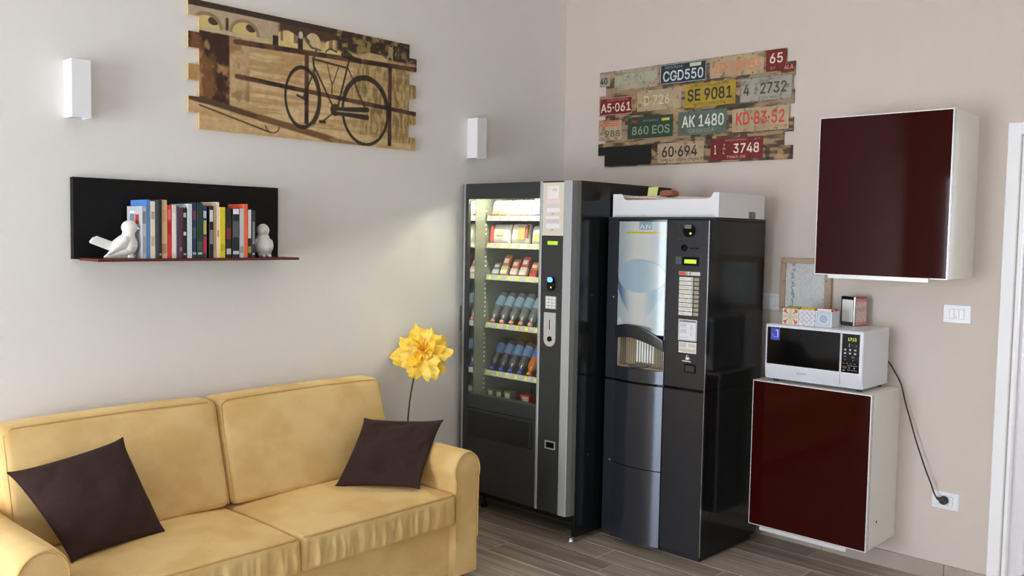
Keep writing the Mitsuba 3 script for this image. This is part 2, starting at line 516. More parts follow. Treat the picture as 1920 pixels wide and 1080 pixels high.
for k, (ya, yb) in enumerate(((-3.392, -2.541), (-2.537, -1.712))):
    m = softbox(0.22, 0.862, ya, yb, 0.283, 0.428, 0.022, (14, 120, 10), seat_move(3 + 5 * k, 0.862))
    s = sofa_part('seat_cushion', m)
    yy = np.linspace(ya + 0.012, yb - 0.012, 40)
    pts = np.array([[0.8585 - 0.006 * (abs(t) > 0.97), y_, 0.4245] for y_, t in zip(yy, np.linspace(-1, 1, 40))])
    sofa_part('piping', tube(pts, 0.0035, 6), sofa_pipe, parent=s)


def back_move(seed, right):
    def f(p, q):
        p = p.copy()
        z = (p[:, 2] - 0.40) / 0.47
        p[:, 0] += (1 - z) * 0.135                              # leans back
        puff = (1 - np.abs(q[:, 1]) ** 4) * (1 - np.abs(q[:, 2]) ** 2)
        p[:, 0] += np.clip(q[:, 0], 0, 1) * puff * 0.03
        p[:, 2] += np.clip(q[:, 2], 0, 1) ** 3 * (1 - q[:, 1] ** 2) * 0.006
        w = meshkit.fbm(p * 4.5 + seed, 3, seed) - 0.5
        p[:, 0] += np.clip(q[:, 0], 0, 1) * w * 0.022
        return p
    return f


for k, (ya, yb) in enumerate(((-3.395, -2.541), (-2.537, -1.645))):
    m = softbox(0.09, 0.235, ya, yb, 0.436, 0.878, 0.034, (5, 26, 18), back_move(11 + 3 * k, k))
    s = sofa_part('back_cushion', m)
    # piping runs along the top front edge and down both ends
    e = []
    for t in np.linspace(0, 1, 14):
        e.append((ya + 0.012, 0.45 + 0.40 * t))
    for t in np.linspace(0, 1, 30)[1:-1]:
        e.append((ya + 0.012 + (yb - ya - 0.024) * t, 0.8705 + 0.006 * (1 - (2 * t - 1) ** 2)))
    for t in np.linspace(1, 0, 14):
        e.append((yb - 0.012, 0.45 + 0.40 * t))
    pts = np.array([[0.2255 + (1 - (z_ - 0.40) / 0.47) * 0.135 + 0.004, y_, z_] for y_, z_ in e])
    sofa_part('piping', tube(pts, 0.003, 6), sofa_pipe, parent=s)


# ------------------------------------------------------------------ dark pillows
def pillow(name, corners, label, thick, seed, sag=None, crumple=0.035):
    bl, br, tr, tl = [np.array(c, float) for c in corners]
    n = 36
    u = np.sin(np.linspace(-math.pi / 2, math.pi / 2, n))
    U_, V_ = np.meshgrid(u, u, indexing='ij')
    pin = 0.045
    uu = U_ * (1 - pin * (1 - V_ ** 2) * np.abs(U_) ** 3)
    vv = V_ * (1 - pin * (1 - U_ ** 2) * np.abs(V_) ** 3)
    ear = 1 + 0.035 * np.abs(U_ * V_) ** 10
    uu, vv = uu * ear, vv * ear
    a, b = (uu + 1) / 2, (vv + 1) / 2
    P = (bl * ((1 - a) * (1 - b))[..., None] + br * (a * (1 - b))[..., None] + tr * (a * b)[..., None] + tl * ((1 - a) * b)[..., None])
    nrm = np.cross(br - bl, tl - bl)
    nrm /= np.linalg.norm(nrm)
    h = thick * (np.clip(1 - U_ ** 2, 0, 1) * np.clip(1 - V_ ** 2, 0, 1)) ** 0.42
    w1 = meshkit.fbm(np.stack([U_ * 2.2 + seed, V_ * 2.2, U_ * 0 + seed], -1), 4, seed) - 0.5
    rim = np.clip((1 - U_ ** 2) * (1 - V_ ** 2) * 4, 0, 1)
    top = P + nrm * (h + crumple * w1 * rim)[..., None]
    bot = P - nrm * (h * 0.6)[..., None]
    if sag is not None:
        top, bot = sag(top, U_, V_), sag(bot, U_, V_)
    i = np.arange(n * n).reshape(n, n)
    q = np.stack([i[:-1, :-1].ravel(), i[1:, :-1].ravel(), i[1:, 1:].ravel(), i[:-1, 1:].ravel()], 1)
    q = np.vstack([q, q[:, ::-1] + n * n])
    m = trimesh.Trimesh(np.vstack([top.reshape(-1, 3), bot.reshape(-1, 3)]), np.vstack([q[:, [0, 1, 2]], q[:, [0, 2, 3]]]), process=False)
    m.merge_vertices(digits_vertex=5)
    key = thing(name, label, 'pillow')
    add('cover', m, pillow_fab, True, key)
    # seam round the edge
    e = [P[k, 0] for k in range(n)] + [P[-1, k] for k in range(1, n)] + [P[k, -1] for k in range(n - 2, -1, -1)] + [P[0, k] for k in range(n - 2, 0, -1)]
    e = np.array(e)
    if sag is not None:
        uv = [(U_[k, 0], V_[k, 0]) for k in range(n)] + [(U_[-1, k], V_[-1, k]) for k in range(1, n)] + [(U_[k, -1], V_[k, -1]) for k in range(n - 2, -1, -1)] + [(U_[0, k], V_[0, k]) for k in range(n - 2, 0, -1)]
        e = np.array([sag(p[None], np.array([a_]), np.array([b_]))[0] for p, (a_, b_) in zip(e, uv)])
    add('seam', tube(e, 0.0028, 6, True), pillow_fab, True, key)
    return key


pillow('pillow', [(0.575, -3.275, 0.452), (0.51, -2.915, 0.452), (0.375, -3.015, 0.80), (0.36, -3.40, 0.737)],
       'dark brown pillow leaning beside the left arm of the yellow sofa', 0.062, 2)
pillow('pillow', [(0.44, -2.07, 0.452), (0.735, -1.835, 0.46), (0.595, -1.575, 0.705), (0.39, -1.872, 0.722)],
       'dark brown crumpled pillow leaning against the right arm of the yellow sofa', 0.052, 9, None, 0.075)

# ------------------------------------------------------------------ big yellow flower in a floor vase behind the sofa arm
petal_m = [mat('petal_a', lin(250, 212, 78), 0.7), mat('petal_b', lin(252, 222, 104), 0.7), mat('petal_c', lin(244, 196, 48), 0.7)]
fl = thing('artificial_flower', 'large yellow artificial flower on a tall green stem behind the right sofa arm', 'flower')
HC = np.array([0.17, -1.325, 0.975])
FN = np.array([0.60, -0.52, 0.60])
FN /= np.linalg.norm(FN)
FU = np.cross(FN, [0, 0, 1.0])
FU /= np.linalg.norm(FU)
FV = np.cross(FN, FU)


def petal(ang, length, width, lift, curl, seed):
    n, k = 12, 9
    s, t = np.meshgrid(np.linspace(0, 1, n), np.linspace(-1, 1, k), indexing='ij')
    w = width * (0.22 + 0.78 * np.clip(s * 1.25, 0, 1) ** 0.8) * (1 - np.clip((s - 0.72) / 0.28, 0, 1) ** 2.2 * 0.5)
    r = 0.014 + length * s * (1 - 0.10 * np.abs(t) ** 2 * (s > 0.6) + 0.05 * np.sin(t * 7 + seed) * (s > 0.85))
    x = r * math.cos(lift) - curl * s ** 2 * 0.0
    z = r * math.sin(lift) + curl * s ** 2 * length + 0.014 * np.sin(t * 4.2 + seed) * s ** 1.5 - 0.02 * t ** 2 * s + 0.022 * (meshkit.noise(np.stack([s * 5, t * 2, s * 0 + seed], -1), seed) - 0.5)
    y = w * t
    ca, sa = math.cos(ang), math.sin(ang)
    P = HC + (ca * x - sa * y)[..., None] * FU + (sa * x + ca * y)[..., None] * FV + z[..., None] * FN
    i = np.arange(n * k).reshape(n, k)
    q = np.stack([i[:-1, :-1].ravel(), i[1:, :-1].ravel(), i[1:, 1:].ravel(), i[:-1, 1:].ravel()], 1)
    th = FN * 0.0012
    q2 = np.vstack([q, q[:, ::-1] + n * k])
    b = np.concatenate([i[0], i[1:, -1], i[-1, :-1][::-1], i[1:-1, 0][::-1]])
    rim = np.stack([b, np.roll(b, -1), np.roll(b, -1) + n * k, b + n * k], 1)[:, ::-1]
    q2 = np.vstack([q2, rim])
    return trimesh.Trimesh(np.vstack([P.reshape(-1, 3) + th, P.reshape(-1, 3) - th]), np.vstack([q2[:, [0, 1, 2]], q2[:, [0, 2, 3]]]), process=False)


for ring, (cnt, ln, wd, lift, curl) in enumerate(((10, 0.150, 0.047, 0.05, -0.12), (9, 0.120, 0.043, 0.32, -0.16), (9, 0.074, 0.026, 0.72, -0.1), (8, 0.045, 0.015, 1.0, -0.1))):
    for k in range(cnt):
        a = 2 * math.pi * (k + 0.5 * ring) / cnt + rng.uniform(-0.13, 0.13)
        add('petal', petal(a, ln * rng.uniform(0.86, 1.1), wd * rng.uniform(0.85, 1.1), lift + rng.uniform(-0.16, 0.14), curl + rng.uniform(-0.22, 0.12), 10 * ring + k),
            petal_m[(k + ring) % 3 if ring else k % 2] if ring < 3 else petal_m[2], True, fl)
cm = []
for k in range(90):
    r = 0.022 * math.sqrt((k + 0.5) / 90)
    a = k * 2.39996
    p = HC + FU * r * math.cos(a) + FV * r * math.sin(a) + FN * 0.004
    cm.append(tube([p, p + FN * (0.016 + 0.014 * (r / 0.022)) + (FU * math.cos(a) + FV * math.sin(a)) * 0.004], [0.0022, 0.0016], 5))
add('stamens', cat(*cm), mat('stamen', lin(236, 186, 60), 0.7), True, fl)
stem_green = mat('stem', lin(70, 84, 62), 0.6)
P0, P1, P2, P3 = np.array([0.135, -1.405, 0.05]), np.array([0.13, -1.41, 0.55]), np.array([0.128, -1.395, 0.82]), HC - FN * 0.012
ts = np.linspace(0, 1, 26)[:, None]
add('stem', tube((1 - ts) ** 3 * P0 + 3 * (1 - ts) ** 2 * ts * P1 + 3 * (1 - ts) * ts ** 2 * P2 + ts ** 3 * P3, 0.0042, 8), stem_green, True, fl)
add('calyx', lathe([(0.0, -0.022), (0.008, -0.02), (0.02, -0.004), (0.014, 0.002), (0, 0.002)], 14, HC - FN * 0.002, FN), stem_green, True, fl)
solo('floor_vase', lathe([(0, 0), (0.05, 0), (0.058, 0.01), (0.062, 0.16), (0.045, 0.34), (0.05, 0.40), (0.044, 0.40), (0.039, 0.34), (0.055, 0.16), (0.05, 0.03), (0, 0.03)], 28, (0.135, -1.405, 0)),
     white_paint, 'slim floor vase of the yellow flower, behind the right sofa arm', 'vase', smooth=40)

# ------------------------------------------------------------------ wall lamps
for k, (ya, where) in enumerate(((-3.073, 'left of the bicycle picture'), (-0.862, 'right of the bicycle picture, above the snack machine'))):
    w = thing('wall_lamp', 'white square plaster wall lamp ' + where, 'lamp', None)
    y0, y1, z0, z1 = ya, ya + 0.075, 2.037, 2.264
    t_ = 0.006
    shell = cat(cbox(0.0, 0.082, y0, y0 + t_, z0, z1, 0.001), cbox(0.0, 0.082, y1 - t_, y1, z0, z1, 0.001), cbox(0.082 - t_, 0.082, y0, y1, z0, z1, 0.001), cbox(0.0005, 0.004, y0, y1, z0, z1, 0.001))
    add('shade', shell, plastic_white, False, w)
    b_ = add('bulb_holder', cbox(0.004, 0.06, (y0 + y1) / 2 - 0.012, (y0 + y1) / 2 + 0.012, 2.145, 2.155), white_metal, False, w)
    for s_ in (1, -1):
        add('bulb', lathe([(0, 0), (0.011, 0.0), (0.013, 0.03), (0.009, 0.05), (0, 0.053)], 14, (0.042, (y0 + y1) / 2, 2.15 + 0.005 * s_), (0, 0, s_)), mat('frosted_bulb', lin(235, 233, 225), 0.4) if 'mat_frosted_bulb' not in scene else 'mat_frosted_bulb', True, w)

# ------------------------------------------------------------------ wall shelf, books, birds
ws = thing('wall_shelf', 'black wall panel with a thin red-brown shelf board holding books', 'shelf')
add('back_panel', cbox(0.0005, 0.026, -3.053, -2.117, 1.478, 1.806, 0.0015), mat('panel_black', lin(13, 12, 11), 0.5, spec=0.2), False, ws, 'black back panel')
SZ = 1.4835
add('board', cbox(0.024, 0.206, -3.03, -2.118, SZ - 0.011, SZ, 0.001), mat('mahogany', lin(84, 26, 20), 0.3), False, ws, 'thin red-brown board')

paper = mat('paper', lin(226, 220, 205), 0.9, spec=0.1)
# (y0, y1, height, spine sRGB, label, spine print: list of (z from, z to, sRGB))
BOOKS = [
    (-2.846, -2.8285, .212, (178, 180, 184), 'light grey book at the left end of the row, cover towards the bird', [(.02, .09, (150, 152, 158)), (.14, .19, (120, 122, 130))]),
    (-2.828, -2.8115, .238, (78, 124, 190), 'tall blue book second from the left', [(.02, .20, (92, 128, 165))]),
    (-2.811, -2.7915, .232, (222, 214, 186), 'cream book right of the tall blue book', [(.05, .09, (190, 176, 140)), (.16, .19, (170, 160, 135))]),
    (-2.7905, -2.777, .238, (72, 78, 88), 'tall slate grey book beside the cream book', []),
    (-2.7765, -2.763, .239, (26, 28, 28), 'tall black book beside the slate grey book', [(.012, .02, (150, 150, 150))]),
    (-2.762, -2.738, .240, (222, 192, 142), 'tall tan book left of the red book', [(.02, .06, (196, 140, 104)), (.15, .20, (212, 176, 120))]),
    (-2.7375, -2.719, .220, (206, 56, 50), 'bright red book right of the tall tan book', [(.10, .15, (178, 26, 30)), (.16, .20, (226, 110, 96))]),
    (-2.717, -2.698, .221, (224, 212, 196), 'off-white book right of the bright red book', [(.02, .19, (236, 230, 222))]),
    (-2.697, -2.6875, .217, (66, 58, 92), 'thin purple book between the off-white and the maroon one', []),
    (-2.687, -2.671, .211, (88, 44, 50), 'maroon book beside the thin purple book', [(.03, .045, (150, 110, 110))]),
    (-2.670, -2.653, .210, (22, 22, 22), 'black book with a white diamond on its spine', [(.095, .11, (220, 214, 214)), (.17, .19, (170, 170, 170)), (.014, .02, (190, 190, 190))]),
    (-2.650, -2.631, .228, (206, 212, 216), 'white book with a blue edge in the middle of the row', []),
    (-2.629, -2.609, .234, (42, 54, 84), 'navy book between the white and the dark green one', [(.08, .13, (70, 90, 100)), (.16, .20, (110, 60, 84)), (.015, .025, (170, 190, 190))]),
    (-2.607, -2.583, .234, (24, 58, 44), 'dark green book right of the navy book', [(.015, .024, (180, 190, 180)), (.03, .07, (60, 84, 72))]),
    (-2.581, -2.562, .222, (44, 62, 112), 'blue book with yellow script and a red block on its spine', [(.02, .09, (196, 44, 64)), (.10, .16, (190, 190, 60)), (.17, .20, (200, 205, 210)), (.004, .018, (70, 66, 50))]),
    (-2.554, -2.534, .222, (28, 24, 22), 'black book with large white lettering', [(.155, .205, (216, 214, 206)), (.06, .12, (130, 124, 120))]),
    (-2.5325, -2.518, .236, (212, 180, 152), 'tall pinkish tan book', [(.03, .16, (198, 160, 130))]),
    (-2.517, -2.5055, .240, (226, 216, 202), 'thin tall cream book left of the yellow book', [(.09, .12, (150, 130, 110))]),
    (-2.505, -2.480, .219, (216, 196, 44), 'bright yellow book in the right half of the row', [(.03, .06, (190, 168, 36))]),
    (-2.475, -2.449, .215, (36, 36, 30), 'black book with a dark red block on its spine', [(.08, .13, (128, 40, 48)), (.015, .04, (190, 192, 186))]),
    (-2.445, -2.412, .215, (32, 36, 38), 'thick black book with a white band at the top', [(.19, .213, (232, 234, 236)), (.09, .16, (84, 86, 88)), (.015, .03, (190, 190, 190))]),
    (-2.411, -2.3895, .215, (194, 200, 202), 'pale grey book left of the orange-red book', [(.02, .05, (150, 156, 156))]),
    (-2.389, -2.3705, .236, (232, 104, 66), 'orange-red book, tallest of the right end', []),
    (-2.370, -2.3495, .216, (36, 40, 34), 'black book with a white upper spine', [(.085, .212, (234, 226, 220)), (.02, .05, (170, 150, 50))]),
    (-2.349, -2.333, .210, (52, 54, 56), 'dark grey book with pale lettering at the right end of the row', [(.06, .16, (128, 130, 132)), (.013, .02, (190, 190, 190))]),
]
DEPTH = [.140, .145, .13, .135, .13, .13, .128, .13, .125, .125, .12, .155, .13, .13, .125, .125, .14, .14, .12, .115, .118, .12, .14, .12, .115]
for (ya, yb, h, col, lab, prints), dep in zip(BOOKS, DEPTH):
    xs = 0.186 + rng.uniform(-0.005, 0.003)
    z0 = SZ + 0.0004
    k = thing('book', lab, 'book', 'books standing on the wall shelf')
    cv = paint(*col, 0.45)
    xb = xs - dep
    t_ = 0.0016 if yb - ya < 0.02 else 0.0022
    add('cover', cat(cbox(xb, xs, ya, ya + t_, z0, z0 + h, 0.0004), cbox(xb, xs, yb - t_, yb, z0, z0 + h, 0.0004), cbox(xs - t_, xs + 0.0004, ya + 0.0002, yb - 0.0002, z0, z0 + h, 0.0004)), cv, False, k)
    add('pages', cbox(xb + 0.003, xs - t_, ya + t_, yb - t_, z0 + 0.002, z0 + h - 0.003), paper, False, k)
    for (za, zb, pc) in prints:
        add('spine_print', cbox(xs + 0.0003, xs + 0.0008, ya + 0.0025, yb - 0.0025, z0 + za, z0 + zb), paint(*pc, 0.5), False, k)
    if ya < -2.84:      # print on the visible front cover of the first book
        add('cover_print', cbox(xb + 0.03, xb + 0.07, ya - 0.0004, ya + 0.0005, z0 + 0.13, z0 + 0.18), paint(120, 124, 134, 0.5), False, k)
        add('cover_print', cbox(xb + 0.03, xb + 0.072, ya - 0.0004, ya + 0.0005, z0 + 0.184, z0 + 0.192), paint(228, 230, 232, 0.5), False, k)
        add('cover_print', cbox(xb + 0.078, xb + 0.112, ya - 0.0004, ya + 0.0005, z0 + 0.14, z0 + 0.178), paint(176, 62, 54, 0.5), False, k)

porcelain = mat('porcelain', lin(226, 224, 218), 0.35)


def ell(c, r, n=28, deg=0, axis=(1, 0, 0)):
    m = Manifold.sphere(1.0, n).scale(r)
    if deg:
        m = m.rotate([deg * a for a in axis])
    return m.translate(c)


# left bird: breast to the right, tail up to the left
B = (0.152, -2.906, SZ)
b = thing('bird_figurine', 'white ceramic bird with its tail raised, left of the books', 'figurine')
parts = [ell((B[0], B[1] + 0.018, B[2] + 0.056), (0.036, 0.038, 0.042)),
         ell((B[0], B[1] + 0.024, B[2] + 0.124), (0.030, 0.031, 0.030)),
         hull((B[0], B[1] + 0.021, B[2] + 0.105, 0.023), (B[0], B[1] + 0.018, B[2] + 0.075, 0.029)),
         hull((B[0], B[1] + 0.0, B[2] + 0.070, 0.026), (B[0], B[1] - 0.040, B[2] + 0.050, 0.018), (B[0], B[1] + 0.005, B[2] + 0.04, 0.026)),
         hull((B[0], B[1] - 0.104, B[2] + 0.082, 0.0075), (B[0], B[1] - 0.127, B[2] + 0.066, 0.0065), (B[0], B[1] - 0.118, B[2] + 0.077, 0.007), (B[0], B[1] - 0.046, B[2] + 0.056, 0.011), (B[0], B[1] - 0.046, B[2] + 0.040, 0.012)),
         hull((B[0], B[1] + 0.0, B[2] + 0.034, 0.027), (B[0], B[1] - 0.058, B[2] + 0.013, 0.010), (B[0], B[1] - 0.074, B[2] + 0.0065, 0.005)),
         hull((B[0], B[1] + 0.03, B[2] + 0.012, 0.012), (B[0], B[1] - 0.06, B[2] + 0.0085, 0.008))]
add('body', skin(parts, 0.003, 6), porcelain, True, b)
add('wing', skin([hull((B[0] + 0.026, B[1] - 0.004, B[2] + 0.075, 0.014), (B[0] + 0.024, B[1] - 0.03, B[2] + 0.052, 0.013), (B[0] + 0.012, B[1] - 0.066, B[2] + 0.018, 0.005), (B[0] + 0.02, B[1] + 0.004, B[2] + 0.05, 0.012))], 0.004, 6), porcelain, True, b)
add('beak', lathe([(0.006, 0), (0.004, 0.006), (0.0, 0.012)], 12, (B[0] + 0.02, B[1] + 0.046, B[2] + 0.122), (0.5, 0.85, -0.1)), porcelain, True, b)
for s_ in (0.012, -0.012):
    add('foot', hull((B[0] + s_ + 0.016, B[1] + 0.025, B[2] + 0.0055, 0.005), (B[0] + s_ + 0.016, B[1] + 0.012, B[2] + 0.008, 0.007)), porcelain, 40, b)
# right bird: looks into the room
B = (0.128, -2.257, SZ)
b = thing('bird_figurine', 'white ceramic bird seen from the front, right of the books', 'figurine')
parts = [ell((B[0], B[1], B[2] + 0.052), (0.042, 0.046, 0.044)),
         ell((B[0] + 0.006, B[1] - 0.006, B[2] + 0.122), (0.029, 0.0285, 0.030)),
         hull((B[0] + 0.003, B[1] - 0.005, B[2] + 0.105, 0.022), (B[0], B[1] - 0.003, B[2] + 0.075, 0.033)),
         hull((B[0], B[1], B[2] + 0.028, 0.026), (B[0], B[1] - 0.012, B[2] + 0.016, 0.016), (B[0], B[1] + 0.018, B[2] + 0.016, 0.016)),
         hull((B[0] - 0.02, B[1] + 0.028, B[2] + 0.05, 0.024), (B[0] - 0.045, B[1] + 0.055, B[2] + 0.02, 0.012), (B[0] - 0.055, B[1] + 0.066, B[2] + 0.012, 0.008))]
add('body', skin(parts, 0.003, 6), porcelain, True, b)
for s_ in (-1, 1):
    add('wing', skin([hull((B[0] - 0.002, B[1] + s_ * 0.036, B[2] + 0.07, 0.012), (B[0] - 0.006, B[1] + s_ * 0.04, B[2] + 0.05, 0.011), (B[0] - 0.03, B[1] + s_ * 0.036, B[2] + 0.026, 0.006))], 0.004, 6), porcelain, True, b)
    add('foot', hull((B[0] + 0.034, B[1] + s_ * 0.016, B[2] + 0.0055, 0.005), (B[0] + 0.022, B[1] + s_ * 0.015, B[2] + 0.008, 0.0075)), porcelain, 40, b)
add('beak', lathe([(0.006, 0), (0.004, 0.006), (0.0, 0.011)], 12, (B[0] + 0.031, B[1] - 0.012, B[2] + 0.12), (0.9, -0.3, -0.1)), porcelain, True, b)

# ------------------------------------------------------------------ bicycle picture: a printed board with a toothed outline
def toothed(a0, a1, b0, b1, rows, tab, odd_left):
    h = (b1 - b0) / rows
    parts = [sbox(a0, b0, a1, b1)]
    for k in range(rows):
        if (k % 2 == 0) == odd_left:
            parts.append(sbox(a0 - tab, b0 + k * h, a0 + 0.01, b0 + (k + 1) * h))
        else:
            parts.append(sbox(a1 - 0.01, b0 + k * h, a1 + tab, b0 + (k + 1) * h))
    return unary_union(parts)


BY, BZ = -1.907, 2.327


def bike_fn(p, n, uv):
    x, y = p.y - BY, p.z - BZ

    def seg(ax, ay, bx, by, r, soft=0.003):
        vx, vy = bx - ax, by - ay
        t = dr.clip(((x - ax) * vx + (y - ay) * vy) / (vx * vx + vy * vy + 1e-9), 0, 1)
        d = dr.sqrt(dr.square(x - ax - vx * t) + dr.square(y - ay - vy * t))
        return 1 - sstep(r - soft, r + soft, d)

    def ring(cx, cy, rx, ry, w):
        q = dr.sqrt(dr.square((x - cx) / rx) + dr.square((y - cy) / ry))
        return 1 - sstep(w * 0.7, w * 1.3, dr.abs(q - 1) * min(rx, ry))

    def disc(cx, cy, rx, ry, soft=0.06):
        return 1 - sstep(1 - soft, 1 + soft, dr.sqrt(dr.square((x - cx) / rx) + dr.square((y - cy) / ry)))

    def rect(x0, x1, y0, y1, s=0.003):
        return sstep(x0 - s, x0 + s, x) * (1 - sstep(x1 - s, x1 + s, x)) * sstep(y0 - s, y0 + s, y) * (1 - sstep(y1 - s, y1 + s, y))

    g1 = fbm(x * 9, y * 9, 1.0, 4)
    g2 = fbm(x * 60, y * 60, 2.0, 3)
    gw = fbm(x * 7, y * 70, 3.0, 3)
    gg = fbm(x * 90, y * 22, 4.0, 3)
    c = mixc(C(214, 186, 138), C(188, 152, 104), sstep(0.35, 0.7, gw))             # pale water
    c = mixc(c, C(206, 186, 122), sstep(0.10, 0.19, y) * 0.7)
    # canal house bank and bridges along the top
    c = mixc(c, C(80, 58, 44), sstep(0.185, 0.215, y - 0.0 + 0.02 * (g1 - 0.5)) * sstep(-0.22, -0.19, x))
    c = mixc(c, C(186, 164, 138), rect(-0.66, -0.21, 0.165, 0.262) * (0.75 + 0.25 * g2))
    c = mixc(c, C(62, 50, 42), rect(-0.66, 0.20, 0.252, 0.283))
    for cx, rx in ((-0.565, 0.062), (-0.38, 0.062)):
        arch = disc(cx, 0.168, rx, 0.052) * sstep(0.163, 0.168, y)
        c = mixc(c, C(132, 98, 66), disc(cx, 0.168, rx + 0.014, 0.068) * sstep(0.163, 0.168, y) * 0.7)
        c = mixc(c, mixc(C(226, 204, 140), C(200, 176, 104), g2), arch)
        c = mixc(c, C(84, 56, 46), disc(cx + 0.032, 0.200, 0.026, 0.018) * arch)
    c = mixc(c, C(70, 56, 44), rect(-0.475, -0.46, 0.17, 0.225))
    c = mixc(c, C(200, 182, 156), rect(-0.66, -0.30, 0.150, 0.166) * 0.9)
    for cx, rx in ((-0.155, 0.068), (0.12, 0.075)):
        c = mixc(c, mixc(C(150, 108, 84), C(226, 200, 140), sstep(0.4, 0.6, noise(x * 70, 2.0))), disc(cx, 0.165, rx, 0.058) * sstep(0.16, 0.165, y))
        c = mixc(c, C(222, 202, 130), rect(cx - rx, cx + rx, 0.145, 0.172) * 0.9)
    c = mixc(c, C(52, 42, 36), rect(-0.235, -0.205, 0.13, 0.19))
    c = mixc(c, C(52, 42, 36), rect(-0.098, -0.070, 0.135, 0.20))
    c = mixc(c, C(204, 194, 178), disc(-0.082, 0.215, 0.012, 0.018))
    c = mixc(c, C(212, 186, 140), disc(-0.012, 0.193, 0.042, 0.042))
    # weathered block on the left
    blk = rect(-0.68, -0.455, -0.165, 0.150)
    c = mixc(c, mixc(C(122, 82, 50), C(62, 40, 30), sstep(0.38, 0.62, fbm(x * 16, y * 9, 7.0, 4))), blk)
    c = mixc(c, C(176, 138, 92), blk * sstep(0.55, 0.75, fbm(x * 30, y * 24, 9.0, 3)) * 0.8)
    c = mixc(c, C(196, 156, 100), rect(-0.68, -0.60, -0.09, 0.02) * 0.8)
    c = mixc(c, mixc(C(196, 164, 122), C(150, 116, 82), sstep(0.45, 0.65, fbm(x * 22, y * 18, 3.0, 3))), rect(-0.455, -0.355, -0.16, 0.150) * 0.85)
    # reeds on the right
    reed = sstep(0.17, 0.30, x + 0.22 * (fbm(x * 14, y * 6, 12.0, 3) - 0.5)) * sstep(-0.26, -0.20, y + 0.10 * (x - 0.4)) * (1 - sstep(0.20, 0.23, y))
    c = mixc(c, mixc(C(186, 158, 106), C(112, 90, 50), sstep(0.35, 0.65, gg)), reed * (0.55 + 0.4 * g1))
    top = sstep(0.10, 0.14, x) * sstep(0.165, 0.185, y)
    c = mixc(c, mixc(C(146, 124, 80), C(62, 48, 36), sstep(0.34, 0.58, fbm(x * 34, y * 34, 5.0, 4))), top)
    c = mixc(c, C(44, 36, 32), rect(0.33, 0.70, 0.175, 0.255) * sstep(0.3, 0.5, g1))
    c = mixc(c, C(206, 178, 128), disc(0.36, 0.165, 0.09, 0.03) * 0.8)
    c = mixc(c, C(164, 144, 96), rect(0.44, 0.52, 0.16, 0.25) * sstep(0.5, 0.62, gg))
    # quay
    ground = 1 - sstep(-0.006, 0.006, y - (-0.165 - 0.19 * (x + 0.60)) )
    c = mixc(c, mixc(C(216, 184, 136), C(188, 150, 102), gw), ground)
    c = mixc(c, C(90, 66, 46), seg(-0.68, -0.135, -0.30, -0.20, 0.014, 0.006))
    c = mixc(c, C(120, 86, 56), seg(-0.30, -0.20, 0.10, -0.265, 0.016, 0.006))
    c = mixc(c, C(150, 116, 78), seg(0.10, -0.265, 0.30, -0.283, 0.010, 0.004))
    c = mixc(c, C(92, 72, 54), seg(-0.60, -0.175, -0.25, -0.262, 0.004))
    c = mixc(c, C(100, 78, 58), ring(-0.235, -0.235, 0.035, 0.028, 0.003) * (1 - sstep(-0.235, -0.23, y)))
    # railing
    rail = mixc(C(58, 40, 32), C(104, 70, 52), sstep(0.35, 0.6, fbm(x * 12, y * 12, 8.0, 3)))
    c = mixc(c, rail, seg(-0.425, 0.128, 0.66, 0.153, 0.0125))
    c = mixc(c, rail, seg(-0.42, -0.026, 0.66, -0.085, 0.011))
    c = mixc(c, rail * 0.8, rect(-0.060, -0.036, -0.205, 0.14))
    c = mixc(c, rail * 0.6, rect(0.452, 0.476, -0.268, 0.15))
    # bicycle
    ink = C(42, 35, 31)
    grey = C(86, 78, 68)
    m = ring(-0.072, -0.079, 0.094, 0.142, 0.0065)
    m = dr.maximum(m, ring(0.307, -0.107, 0.143, 0.166, 0.0075))
    m = dr.maximum(m, ring(0.307, -0.102, 0.142, 0.166, 0.012) * sstep(-0.10, -0.05, y + 0.1 * (x - 0.3)))
    m = dr.maximum(m, ring(-0.066, -0.077, 0.092, 0.142, 0.011) * sstep(-0.03, 0.0, x))
    for s in ((-0.006, 0.112, 0.192, 0.098, 0.005), (-0.012, 0.118, -0.004, 0.055, 0.0055), (-0.004, 0.075, 0.112, -0.115, 0.005), (0.192, 0.104, 0.130, -0.118, 0.0055), (0.194, 0.10, 0.312, -0.105, 0.0038),
              (-0.006, 0.055, -0.066, -0.078, 0.0045), (0.120, -0.125, 0.05, -0.178, 0.004), (0.12, -0.115, 0.318, -0.096, 0.012), (0.12, -0.128, 0.315, -0.135, 0.014), (0.192, 0.104, 0.200, 0.135, 0.005),
              (0.03, -0.184, 0.058, -0.184, 0.008), (-0.10, -0.072, -0.05, -0.088, 0.006), (0.07, 0.10, 0.10, -0.0, 0.0028), (0.14, 0.10, 0.105, 0.01, 0.0028), (0.10, 0.02, 0.098, -0.04, 0.003), (0.445, -0.11, 0.46, -0.05, 0.005)):
        m = dr.maximum(m, seg(*s))
    m = dr.maximum(m, disc(0.12, -0.118, 0.03, 0.03))
    m = dr.maximum(m, seg(0.165, 0.160, 0.268, 0.143, 0.013))
    m = dr.maximum(m, seg(0.18, 0.172, 0.21, 0.160, 0.012))
    c = mixc(c, ink, m * 0.95)
    h = seg(-0.052, 0.193, -0.02, 0.165, 0.005)
    for s in ((-0.02, 0.165, 0.03, 0.16, 0.004), (0.008, 0.165, -0.006, 0.118, 0.005), (0.06, 0.158, 0.085, 0.178, 0.004), (0.085, 0.178, 0.125, 0.168, 0.005), (-0.055, 0.205, -0.035, 0.192, 0.006)):
        h = dr.maximum(h, seg(*s))
    c = mixc(c, grey, h)
    c = mixc(c, C(196, 180, 150), seg(0.13, -0.122, 0.31, -0.118, 0.003) * 0.7)
